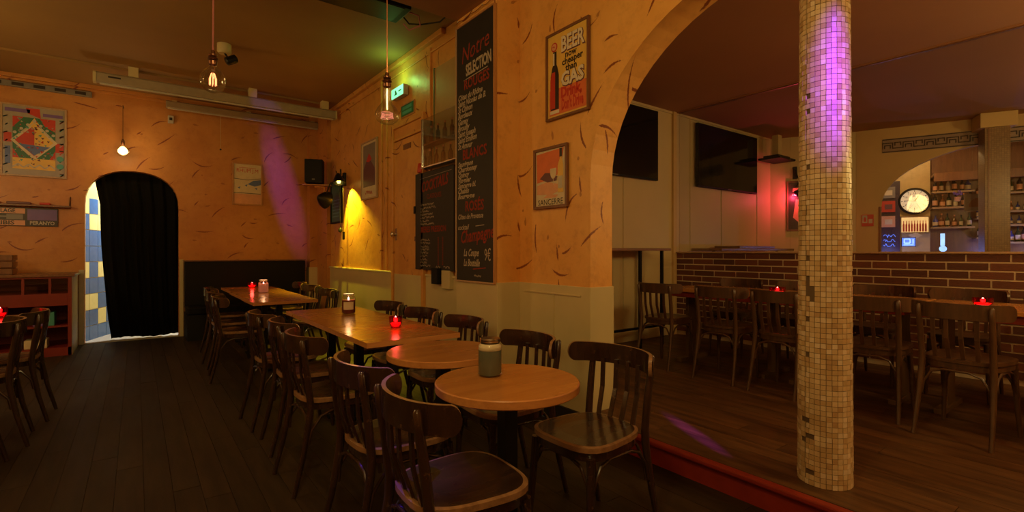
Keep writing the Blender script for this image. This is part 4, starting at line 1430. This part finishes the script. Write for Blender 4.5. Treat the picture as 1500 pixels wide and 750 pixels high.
MB().lathe([(.025, .001), (.025, .0022)], (-.135, yp - .001, .215), 24, rot=rx90).build('badge', M['salmon_p'], t)
MB().scribble(-.152, .215, .024, .016, .004, 0, random, yp - .0045).build('badge_lettering', M['red_p'], t)

# Sancerre poster, y 3.007..2.629, z 1.574..2.033
t = framed('wine_poster', 'framed orange and cream wine poster below the beer poster', (2.5, 2.818, 1.804), -PI / 2, -.19, .19, -.232, .232, .022, M['frame_b'], M['cream_p'])
MB().poly([(-.155, -.03), (-.16, .19), (.15, .205), (.10, .02), (.02, -.01)], yp).build('orange_field', M['orange_p'], t)
MB().poly([(-.155, -.12), (.02, -.13), (.12, -.10), (.10, -.06), (-.03, -.03), (-.155, -.05)], yp - .0002).poly([(-.03, -.125), (.09, -.135), (.06, -.155), (-.08, -.15)], yp - .0006).build('hill', M['salmon_p'], t)
MB().poly([(-.12, .0), (-.06, .04), (-.01, .035), (.08, .0), (.07, -.03), (-.03, -.035)], yp - .0008).build('village', M['plum_p'], t)
MB().poly([(.0, .065)] + [(.035 + .035 * -math.cos(PI * k / 8), .045 - .06 * math.sin(PI * k / 8)) for k in range(9)] + [(.07, .065)], yp - .0014).rect(.032, .038, -.06, -.01, yp - .0014).build('glass_print', M['cream_p'], t)
MB().poly([(.085, -.12), (.145, -.12), (.145, .08), (.128, .13), (.128, .20), (.108, .20), (.108, .13), (.085, .08)], yp - .0016).build('bottle_print', M['yellow_p'], t)
MB().rect(.104, .132, .14, .203, yp - .0024).text('SANCERRE', .0, -.185, .062, yp - .001, sx=.95).build('black_print', M['ink'], t)
MB().rect(.09, .14, -.09, .0, yp - .0024).build('bottle_label', M['white'], t)

# Rhum poster on the back wall
t = framed('rum_poster', 'cream framed rum poster on the back wall above the banquette', (1.398, BY, 2.306), 0, -.212, .212, -.33, .33, .02, M['frame_o'], M['cream_p'])
MB().text('RHUM J.M', 0, .21, .085, yp, sx=.85).stroke([(-.12, .255), (.12, .258)], .006, yp).build('red_lettering', M['red_p'], t)
MB().stroke([(-.19, .08), (.0, .065), (.19, .10)], .008, yp).stroke([(-.19, -.14), (.19, -.145)], .008, yp).build('dark_line', M['ink'], t)
MB().poly([(.0, .0), (.08, .06), (.19, .08), (.19, .0), (.1, -.03)], yp).poly([(-.14, -.06), (-.1, -.04), (-.11, -.08)], yp).poly([(-.04, -.02), (.0, .0), (-.01, -.04)], yp).poly([(.1, -.06), (.14, -.05), (.13, -.08)], yp).build('motif', M['blue_p'], t)
MB().rect(-.19, .19, -.31, -.155, yp + .0004).build('pale_band', M['salmon_p'], t)

# large colourful poster at the left edge
t = framed('circus_poster', 'large colourful diamond-pattern poster at the left edge of back wall', (-1.045, BY, 2.655), 0, -.31, .31, -.455, .455, .02, M['ply'], M['poster_w'])
P_ = yp
MB().rect(-.20, .20, -.36, .30, P_).build('dark_ground', M['green_p'], t)
MB().rect(-.28, -.21, -.03, .09, P_ - .0006).rect(.2, .28, -.12, -.0, P_ - .0006).poly([(-.06, .35), (.06, .30), (.05, .42), (-.08, .42)], P_ - .0006).poly([(-.2, -.1), (-.1, -.3), (-.2, -.36)], P_ - .0006).poly([(.2, -.1), (.1, -.3), (.2, -.36)], P_ - .0006).poly([(-.2, .3), (-.1, .3), (-.2, .16)], P_ - .0006).poly([(.05, .3), (.2, .3), (.2, .14), (.1, .2)], P_ - .0006).build('red_shapes', M['red_p'], t)
MB().poly([(-.22, .0), (0, .26), (.22, .0), (0, -.24)], P_ - .001).build('diamond_border', M['cream_p'], t)
MB().poly([(-.18, .0), (0, .21), (0, -.19)], P_ - .0016).build('diamond_left', M['red_p'], t)
MB().poly([(.18, .0), (0, -.19), (0, .21)], P_ - .0016).build('diamond_right', M['yellow_p'], t)
MB().poly([(-.15, -.04), (.15, -.06), (.0, -.18)], P_ - .0022).rect(-.27, -.22, -.3, -.08, P_ - .0006).build('blue_shapes', M['blue_p'], t)
MB().rect(-.2, .2, -.36, -.22, P_ - .0024).poly([(-.05, .21), (0, .30), (.05, .21), (0, .16)], P_ - .0024).build('ochre_band_print', M['yellow_p'], t)
mb = MB().stroke([(-.2 + k * .05, -.34 + (.045 if k % 2 else 0)) for k in range(9)], .014, P_ - .003)
for k in range(7):
    a = -.18 + k * .06
    mb.lathe([(.018, 0), (.018, .0008)], (a, P_ - .003, .26 - abs(a) * .9), 10, rot=rx90)
mb.stroke([(-.19, .03), (0, .24), (.19, .03)], .008, P_ - .0032)
mb.build('white_ornament', M['white'], t)
MB().lathe([(.035, 0), (.035, .001)], (.245, P_ - .001, -.2), 20, rot=rx90).lathe([(.035, 0), (.035, .001)], (.245, P_ - .001, -.3), 20, rot=rx90).build('teal_disc', M['teal_p'], t)
random.seed(31)
for mm in ('poster_w', 'red_p', 'plum_p', 'teal_p'):
    mb = MB()
    for k in range(26):
        a, b_, r_ = random.uniform(-.19, .19), random.uniform(-.33, .29), random.uniform(.008, .02)
        q = random.uniform(0, 3)
        mb.poly([(a + r_ * math.cos(q + j * 2 * PI / 3), b_ + r_ * math.sin(q + j * 2 * PI / 3)) for j in range(3)], P_ - .0034)
    for k in range(8):
        mb.stroke([(-.285 + (.0 if k % 2 else .02), -.42 + k * .1), (-.245, -.40 + k * .1)], .012, P_ - .001).stroke([(.24, -.42 + k * .1 + random.uniform(-.03, .03)), (.28, -.40 + k * .1)], .012, P_ - .001)
    mb.build('confetti_print', M[mm], t)
MB().rect(-.27, -.04, .355, .40, P_ - .0006).rect(.08, .27, .33, .37, P_ - .0006).build('mauve_band_print', M['violet_p'], t)

# advertising sign and shelf rail
t = thing('enamel_sign', 'long dark advertising sign with lettering under the small shelf', 'sign', (-1.20, BY, 1.687), 0)
MB().box(-.42, .38, -.02, -.004, -.117, .117).build('panel', M['ink'], t, .002)
MB().rect(-.41, .07, .04, .105, -.0215).rect(-.41, .07, -.11, -.045, -.0215).build('pale_field', M['salmon_p'], t)
MB().rect(.09, .37, -.04, .10, -.0215).build('violet_field', M['violet_p'], t)
MB().poly([(-.34, .0), (-.28, .03), (-.28, .01), (.0, .01), (.0, -.01), (-.28, -.01), (-.28, -.03)], -.0222).rect(-.1, .05, -.035, .03, -.0218).build('arrow', M['grey_p'], t)
MB().text('PROMILAGE', -.17, .073, .07, -.023, sx=.80, bold=.002).text('BRIBIS', -.14, -.078, .07, -.023, sx=1.2, bold=.002).build('dark_lettering', M['ink'], t)
MB().text('PERANYO', .23, -.078, .062, -.023, sx=.85, bold=.002).build('white_lettering', M['white'], t)
t = thing('wall_shelf', 'thin dark wall shelf above the advertising sign', 'shelf', (-1.20, BY, 1.83), 0)
MB().box(-.45, .51, -.12, -.002, -.012, .012).build('board', M['frame_b'], t, .003)
MB().tube([(.50, -.11, .012), (.50, -.01, .13)], .004, 6).tube([(.50, -.01, .0), (.50, -.01, .14)], .004, 6).build('bracket', M['iron'], t)
for k, (xx, ll, mm) in enumerate(((-.25, .2, 'red_p'), (.02, .22, 'plum_p'), (.26, .1, 'red_p'))):
    tag(MB().box(-ll / 2, ll / 2, -.04, .04, 0, .03).build('flat_box', M[mm], bevel=.008, loc=(-1.20 + xx, BY - .06, 1.843)), ('left red flat packet on the thin wall shelf', 'middle plum flat packet on the thin wall shelf', 'short right-hand red packet on the thin wall shelf')[k], 'packet', 'packets on the thin wall shelf')
# grey vent strip under the ceiling
t = thing('vent_strip', 'long dark grey slotted strip high on the back wall at the left', 'vent', (-1.4, BY, 3.355), 0)
MB().box(-.9, .92, -.05, -.002, -.035, .035).build('housing', M['grey_p'], t, .003)
for k in range(9):
    MB().box(-.85 + k * .2, -.74 + k * .2, -.053, -.049, -.02, .02).build('slot', M['ink'], t)
# wall sensor
t = thing('wall_sensor', 'small white sensor box high on the back wall', 'sensor', (.398, BY, 3.17), 0)
MB().box(-.035, .035, -.045, -.002, -.06, .05).build('case', M['white'], t, .006)
MB().box(-.018, .018, -.048, -.044, -.02, .02).build('lens', M['ink'], t)

# posters on the side wall
t = framed('mountain_poster', 'pale framed landscape poster on the side wall beside the door', (SX, 6.42, 2.33), -PI / 2, -.28, .28, -.39, .39, .02, M['ply'], M['cream_p'])
MB().rect(-.21, .21, -.22, .34, yp).build('picture_ground', M['grey_p'], t)
MB().poly([(-.2, .02), (-.05, .16), (.08, .1), (.2, .0), (.2, -.22), (-.2, -.22)], yp - .0006).build('mountain', M['plum_p'], t)
MB().poly([(-.1, .12), (.0, .22), (.1, .13), (.0, .1)], yp - .0012).scribble(-.13, -.30, .24, .05, .012, 0, random, yp - .001).build('red_print', M['red_p'], t)
t = framed('green_poster', 'dark green framed notice behind the yellow wall lamp', (SX, 7.78, 2.01), -PI / 2, -.26, .26, -.33, .33, .025, M['black'], M['green_p'])
mb = MB()
for k in range(6):
    mb.rect(-.18, .18 - .03 * (k % 3), .02 - k * .05, .035 - k * .05, yp)
mb.build('lettering', M['teal_p'], t)

# exit signs
t = thing('exit_light', 'lit green emergency exit light above the side door', 'exit sign', (SX, 5.39, 3.09), -PI / 2)
MB().box(-.17, .15, -.07, -.01, -.06, .06).build('housing', M['white'], t, .005)
MB().box(-.165, .145, -.076, -.069, -.055, .055).build('panel', M['exit'], t)
MB().poly([(-.1, -.03), (-.06, -.01), (-.07, .02), (-.04, .03), (-.02, .0), (.0, -.03)], -.078).stroke([(.03, 0), (.11, 0)], .014, -.078).build('pictogram', M['green_p'], t)
light('exit_glow', 'POINT', (SX - .16, 5.37, 3.25), 2.6, (.35, 1.0, .2), .04)
t = thing('exit_sign', 'dark green exit direction sign below the lit exit light', 'exit sign', (SX, 5.26, 2.87), -PI / 2)
MB().box(-.16, .16, -.016, -.004, -.062, .062).build('panel', M['green_p'], t)
MB().rect(-.12, .12, .008, .045, -.0175).rect(-.12, .12, -.045, -.008, -.0175).build('white_print', M['teal_p'], t)
MB().box(-.175, .175, -.012, -.002, -.077, .077).build('frame', M['frame_o'], t)

# speaker on shelf
t = thing('speaker', 'black loudspeaker box on a bracket in the back corner', 'speaker', (2.20, 8.0, 2.30), R(-24))
MB().box(-.13, .13, -.10, .12, 0, .36).build('cabinet', M['black'], t, .008)
MB().box(-.115, .115, -.108, -.10, .02, .34).build('grille', M['leather'], t)
MB().box(-.02, .02, -.111, -.107, .04, .06).build('badge', M['grey_p'], t)
t = thing('speaker_shelf', 'small orange bracket shelf carrying the loudspeaker', 'shelf', (2.20, 8.0, 2.28), R(-24))
MB().box(-.17, .25, -.06, .12, -.014, -.002).build('board', M['frame_o'], t)
MB().tube([(.0, .05, -.02), (.13, .05, -.03), (.15, .05, -.16)], .02, 10).build('pipe', M['orange_x'], t)

# yellow scissor lamp on the side wall
t = thing('wall_lamp', 'black double-headed pulley wall lamp throwing yellow light on the wall', 'lamp', (SX, 7.40, 2.22), -PI / 2)
MB().box(-.03, .03, -.03, 0, .0, .16).build('wall_plate', M['iron'], t, .003)
MB().tube([(0, -.03, .12), (-.10, -.16, .02), (-.22, -.18, -.12)], .008, 8).tube([(0, -.03, .10), (.10, -.12, .10), (.16, -.14, .06)], .008, 8).tube([(-.05, -.10, .18), (.06, -.10, .0)], .006, 8).tube([(0, -.06, .2), (0, -.06, .0)], .01, 8).build('arm', M['iron'], t)
pr = [(.014, .10), (.02, .095), (.035, .07), (.06, .02), (.07, -.03), (.066, -.03), (.056, .02), (.03, .065), (.0, .085)]
MB().lathe(pr, (.18, -.14, .03), 24, rot=Matrix.Rotation(R(-20), 3, 'Y')).build('lamp_shade', M['iron'], t)
MB().lathe([(0, -.022), (.018, -.015), (.024, .005), (.016, .03), (0, .05)], (.175, -.14, .02), 14, rot=Matrix.Rotation(R(-20), 3, 'Y')).build('bulb', emis('yellow_bulb', (1.0, .75, .12), 6), t)
pr2 = [(p[0] * 1.6, p[1]) for p in pr]
MB().lathe(pr2, (-.24, -.18, -.16), 24, rot=Matrix.Rotation(R(75), 3, 'X') @ Matrix.Rotation(R(20), 3, 'Y')).build('lamp_shade', M['iron'], t)
for xx, ln in ((.02, .62), (.14, .66)):
    MB().tube([(xx, -.08, .06), (xx * 1.0, -.07, .08 - ln)], .003, 5).build('pull_cord', M['iron'], t)
MB().lathe([(0, -.03), (.025, -.018), (.028, .005), (.01, .03), (0, .03)], (.02, -.07, -.55), 12).build('weight', M['iron'], t)
MB().lathe([(0, -.05), (.014, -.045), (.014, .045), (0, .05)], (.14, -.07, -.62), 10).build('weight', M['iron'], t)
t.scale = (1.2, 1.2, 1.2)
light('lamp_light', 'SPOT', (SX - .13, 7.20, 2.22), 230, (1.0, .78, .03), .012, (SX - .02, 7.02, 1.6), 95, .5)

# ------------------------------------------------------------------ projection screens, ceiling bits
t = thing('projection_screen', 'large rolled-up projection screen casing under the ceiling', 'projection screen', (1.0, 7.66, 3.31), 0)
MB().prism([(.05, -.06), (.05, .045), (.025, .062), (-.04, .062), (-.055, .04), (-.055, -.06)], -1.38, 1.40, plane='yz').build('casing', M['screen_case'], t, .008)
for a_, b_ in ((-1.41, -1.38), (1.40, 1.42)):
    MB().prism([(.055, -.065), (.055, .05), (.028, .067), (-.043, .067), (-.06, .045), (-.06, -.065)], a_, b_, plane='yz').build('end_cap', M['wainscot'], t, .004)
MB().box(-1.35, 1.38, -.012, .012, -.078, -.058).build('screen_edge', M['white'], t, .003)
MB().rect(-1.27, -1.15, .0, .02, -.0565).build('badge', M['ink'], t)
for xx, zz in ((-1.03, 0), (.28, 0), (1.25, 0)):
    MB().box(xx - .05, xx + .05, -.05, .05, .06, .18).build('hanger', M['wainscot'], t, .004)
t = thing('projection_screen', 'thinner rolled projection screen below the large one, against the wall', 'projection screen', (1.385, 8.62, 3.345), 0)
MB().prism([(.045, -.05), (.045, .04), (-.03, .05), (-.05, .03), (-.05, -.05)], -1.05, 1.05, plane='yz').build('casing', M['screen_case'], t, .006)
MB().box(-1.03, 1.03, -.01, .01, -.066, -.048).build('screen_edge', M['white'], t, .003)
for xx in (-.95, 0, .95):
    MB().box(xx - .03, xx + .03, -.03, .17, .04, .06).build('hanger', M['wainscot'], t)
t = thing('pull_cord', 'thin pull cord with a dark knob hanging from the lower screen', 'cord', (1.0, 8.56, 3.28), 0)
MB().tube([(0, 0, 0), (.002, 0, -.5)], .003, 5).build('string', M['wainscot'], t)
MB().lathe([(0, -.015), (.013, -.008), (.013, .008), (0, .015)], (.002, 0, -.51), 10).build('knob', M['ink'], t)

t = thing('ceiling_spotlight', 'small cream and dark spotlight fixed on the ceiling beyond the globe bulb', 'spotlight', (.76, 6.19, CL), 0)
MB().lathe([(.07, 0), (.07, -.08), (.055, -.10), (0, -.10)], n=20).build('base', M['wainscot'], t)
MB().tube([(0, 0, -.09), (.03, -.02, -.14)], .01, 8).build('arm', M['iron'], t)
MB().lathe([(.03, -.06), (.045, -.05), (.045, .05), (.03, .06)], (.06, -.05, -.17), 16, rot=Matrix.Rotation(R(60), 3, 'Y')).build('lamp_head', M['iron'], t)

t = thing('ceiling_box', 'flat black box hung under the ceiling before the beam', 'ceiling unit', (1.30, 4.25, 3.40), 0)
MB().box(-.75, .655, -.17, .165, .0, .07).build('casing', M['black'], t, .006)
MB().box(-.70, .60, -.15, .145, -.004, .0).build('grille', M['leather'], t)
MB().box(.655, .67, -.12, .1, .01, .06).build('end_cap', M['grey_p'], t)
MB().tube([(.66, -.06, .03), (.76, -.10, .0), (.80, -.05, -.06), (.72, .02, -.10), (.68, .05, -.04)], .008, 8).build('cable', M['cord'], t)
MB().tube([(.66, .04, .03), (.74, .06, -.02), (.84, .0, -.02), (.95, -.15, -.02), (.98, -.40, .03)], .007, 8).build('cable', M['iron'], t)

# ------------------------------------------------------------------ pendant bulbs
def socket(t, mat=M['brass']):
    MB().lathe([(.004, .07), (.010, .068), (.013, .05), (.022, .045), (.022, .036), (.014, .034), (.024, .026), (.026, .018), (.016, .014), (.023, .006), (.021, -.012), (.012, -.016)], n=20).build('socket', mat, t)


t = thing('pendant_lamp', 'globe filament bulb on a pink cord, left of the others near the ceiling', 'pendant lamp', (.343, 3.249, 2.31), 0, 'filament bulb pendants')
MB().tube([(0, 0, .07), (.003, 0, .45), (-.003, 0, .8), (0, 0, 3.30 - 2.31)], .0045, 8).build('cord', M['cord'], t)
MB().lathe([(.05, 0), (.05, -.02), (.01, -.03)], (0, 0, 3.30 - 2.31), 20).build('ceiling_rose', M['brass'], t)
socket(t)
MB().lathe([(.014, -.012), (.018, -.028), (.040, -.043), (.059, -.068), (.0665, -.10), (.061, -.130), (.043, -.155), (.018, -.168), (0, -.170)], n=32).build('bulb_glass', M['glass'], t)
mb = MB()
for k in range(8):
    a = k * PI / 4
    mb.tube([(.008 * math.cos(a), .008 * math.sin(a), -.06), (.018 * math.cos(a), .018 * math.sin(a), -.092), (.018 * math.cos(a), .018 * math.sin(a), -.128)], .0016, 5)
mb.build('filament', M['filament'], t)
MB().tube([(0, 0, -.02), (0, 0, -.10)], .004, 8).build('stem', M['glass'], t)

t = thing('pendant_lamp', 'large pear-shaped filament bulb hanging before the green exit light', 'pendant lamp', (1.125, 2.66, 2.185), 0, 'filament bulb pendants')
MB().tube([(0, 0, .07), (0, 0, 3.49 - 2.185)], .003, 8).build('cord', M['copper'], t)
MB().lathe([(.05, 0), (.05, -.02), (.01, -.03)], (0, 0, 3.49 - 2.185), 20).build('ceiling_rose', M['brass'], t)
socket(t)
MB().lathe([(.014, -.012), (.019, -.03), (.020, -.08), (.027, -.10), (.050, -.128), (.066, -.158), (.068, -.178), (.058, -.20), (.034, -.218), (0, -.222)], n=32).build('bulb_glass', M['glass'], t)
mb = MB()
pts = []
for k in range(60):
    a = k * 2 * PI / 12
    r_ = .034 + .004 * math.sin(k)
    pts.append((r_ * math.cos(a), r_ * math.sin(a), -.155 - .0006 * k))
mb.tube(pts, .0010, 5)
mb.build('filament', emis('dim_filament', (1.0, .30, .18), 1.0), t)
MB().tube([(0, 0, -.02), (0, 0, -.14)], .006, 8).build('stem', M['glass'], t)

t = thing('pendant_lamp', 'small glowing round bulb on the back wall above the arched doorway', 'pendant lamp', (-.147, 8.553, 2.70), 0, 'filament bulb pendants')
MB().tube([(0, 0, .07), (0, 0, .52)], .003, 6).tube([(0, 0, .52), (0, .1, .54), (0, .245, .54)], .005, 6).build('cord', M['iron'], t)
socket(t)
MB().lathe([(.014, -.012), (.02, -.03), (.055, -.055), (.073, -.09), (.068, -.125), (.04, -.155), (0, -.165)], n=28).build('bulb_glass', M['glass'], t)
MB().lathe([(0, -.03), (.036, -.05), (.056, -.088), (.050, -.12), (0, -.15)], n=20).build('filament', M['bulb_on'], t)
light('bulb_light', 'POINT', (-.147, 8.42, 2.60), 5, (1.0, .62, .25), .05)

# ------------------------------------------------------------------ candles
def jar(x, y, z, wax, label, lid=False, glow=False, h=.15, r=.050, lab=None):
    t = thing('candle_jar', label, 'candle', (x, y, z), 0, 'candle jars on the tables')
    MB().lathe([(r * .9, 0), (r, .006), (r, h * .74), (r * .93, h * .82), (r * .78, h * .86), (r * .80, h * .93), (r * .78, h * .95)], n=28, caps=False).build('jar_glass', M['glass'], t)
    MB().lathe([(r * .88, .005), (r * .95, .01), (r * .95, h * .68), (0, h * .68)], n=28).build('wax', wax, t)
    if lid:
        MB().lathe([(r * .84, h * .90), (r * .86, h * .91), (r * .86, h * .98), (r * .80, h), (0, h)], n=28).build('lid', M['chrome'], t)
        MB().lathe([(r * .96, h * .69), (r * .98, h * .71), (r * .95, h * .80), (r * .80, h * .86)], n=28, caps=False).build('wax_residue', M['cream_p'], t)
    else:
        MB().lathe([(r * .80, h * .93), (r * .84, h * .94), (r * .84, h * .97), (r * .74, h * .98), (r * .74, h * .93)], n=28, caps=False).build('rim', M['white'], t)
    if lab:
        mb = MB()
        a0 = math.atan2(-y, -x)
        n = 10
        vs = [((r + .001) * math.cos(a0 + (k / n - .5) * 1.5), (r + .001) * math.sin(a0 + (k / n - .5) * 1.5), zz) for zz in (h * .22, h * .60) for k in range(n + 1)]
        mb.add(vs, [(k, k + 1, n + 2 + k, n + 1 + k) for k in range(n)], 0, True)
        mb.build('label', lab, t)
    if glow:
        MB().lathe([(0, h * .68), (.008, h * .71), (.005, h * .78), (0, h * .84)], n=10).build('flame', M['flame'], t)
        light('candle_light', 'POINT', (x, y, z + h * .95), .35, (1.0, .5, .22), .02)
    return t


jar(1.16, 1.69, .741, M['wax_teal'], 'sage green candle jar with metal lid on the near round table', lid=True, h=.153, r=.049)
jar(1.385, 4.06, .741, M['wax_red'], 'dark red candle jar with pale label on the long table', glow=True, h=.165, r=.055, lab=M['cream_p'])
jar(1.25, 6.75, .741, M['wax_pink'], 'pink glowing candle jar on the far table row', glow=True, h=.16, r=.058)


def votive(x, y, z, label, r=.042, h=.072, bowl=False):
    t = thing('votive_candle', label, 'candle', (x, y, z), 0, 'red glass votive candles')
    if bowl:
        pr = [(r * .45, 0), (r * .75, .008), (r * .98, h * .5), (r, h), (r * .93, h), (r * .90, h * .5), (r * .6, .014), (0, .012)]
    else:
        pr = [(r * .62, 0), (r * .72, .004), (r * .95, h * .45), (r, h), (r * .93, h), (r * .88, h * .45), (r * .6, .01), (0, .01)]
    MB().lathe(pr, n=24).build('glass_cup', M['red_glass'], t)
    MB().lathe([(r * .55, .012), (r * .80, h * .42), (0, h * .42)], n=16).build('wax', M['wax_votive'], t)
    MB().lathe([(0, h * .45), (.012, h * .6), (.012, h * .8), (0, h * 1.05)], n=10).build('flame', M['flame'], t)
    light('votive_light', 'POINT', (x, y, z + h + .02), .5, (1.0, .07, .05), .02)
    return t


votive(1.375, 3.11, .741, 'red glass votive on the square table', .043, .076)
votive(1.29, 7.75, .741, 'red glass votive on the last far table before the banquette', .06, .075)
votive(4.36, 2.03, PF + .743, 'red bowl votive on the raised table left of the mosaic column', .064, .062, True)
votive(4.48, .76, PF + .743, 'red bowl votive on the raised table at right', .054, .058, True)
votive(-.84, 5.44, .741, 'red glass votive on the table at the left edge', .045, .075)

for o in C.objects:
    if o.type == 'MESH' and o.parent and any(k in o.name for k in ('lettering', '_print', 'ornament', 'motif', 'numerals', 'shapes', 'key_pattern', 'pale_field', 'white_field', 'pictogram', 'logo')):
        o['kind'] = 'stuff'

# print and lettering ride on the sheet or board they are printed on; filaments sit in their bulbs
for t in [o for o in C.objects if o.type == 'EMPTY']:
    ch = [o for o in C.objects if o.parent == t]
    base = next((c for c in ch if c.name.split('.')[0] in ('paper', 'board', 'panel', 'door_leaf', 'bulb_glass', 'dial', 'sheet', 'print')), None)
    if not base:
        continue
    for c in ch:
        n_ = c.name.split('.')[0]
        if c is not base and (c.get('kind') == 'stuff' or n_ in ('door_knob', 'lock_plate', 'name_plate', 'filament', 'stem', 'badge', 'badge_ring', 'hand', 'orange_field', 'red_field', 'hill', 'village', 'bottle_shadow', 'mountain', 'dark_line', 'pale_band', 'dark_ground', 'diamond_border', 'diamond_left', 'diamond_right', 'teal_disc', 'arrow', 'violet_field', 'lower_panel')):
            c.parent = base
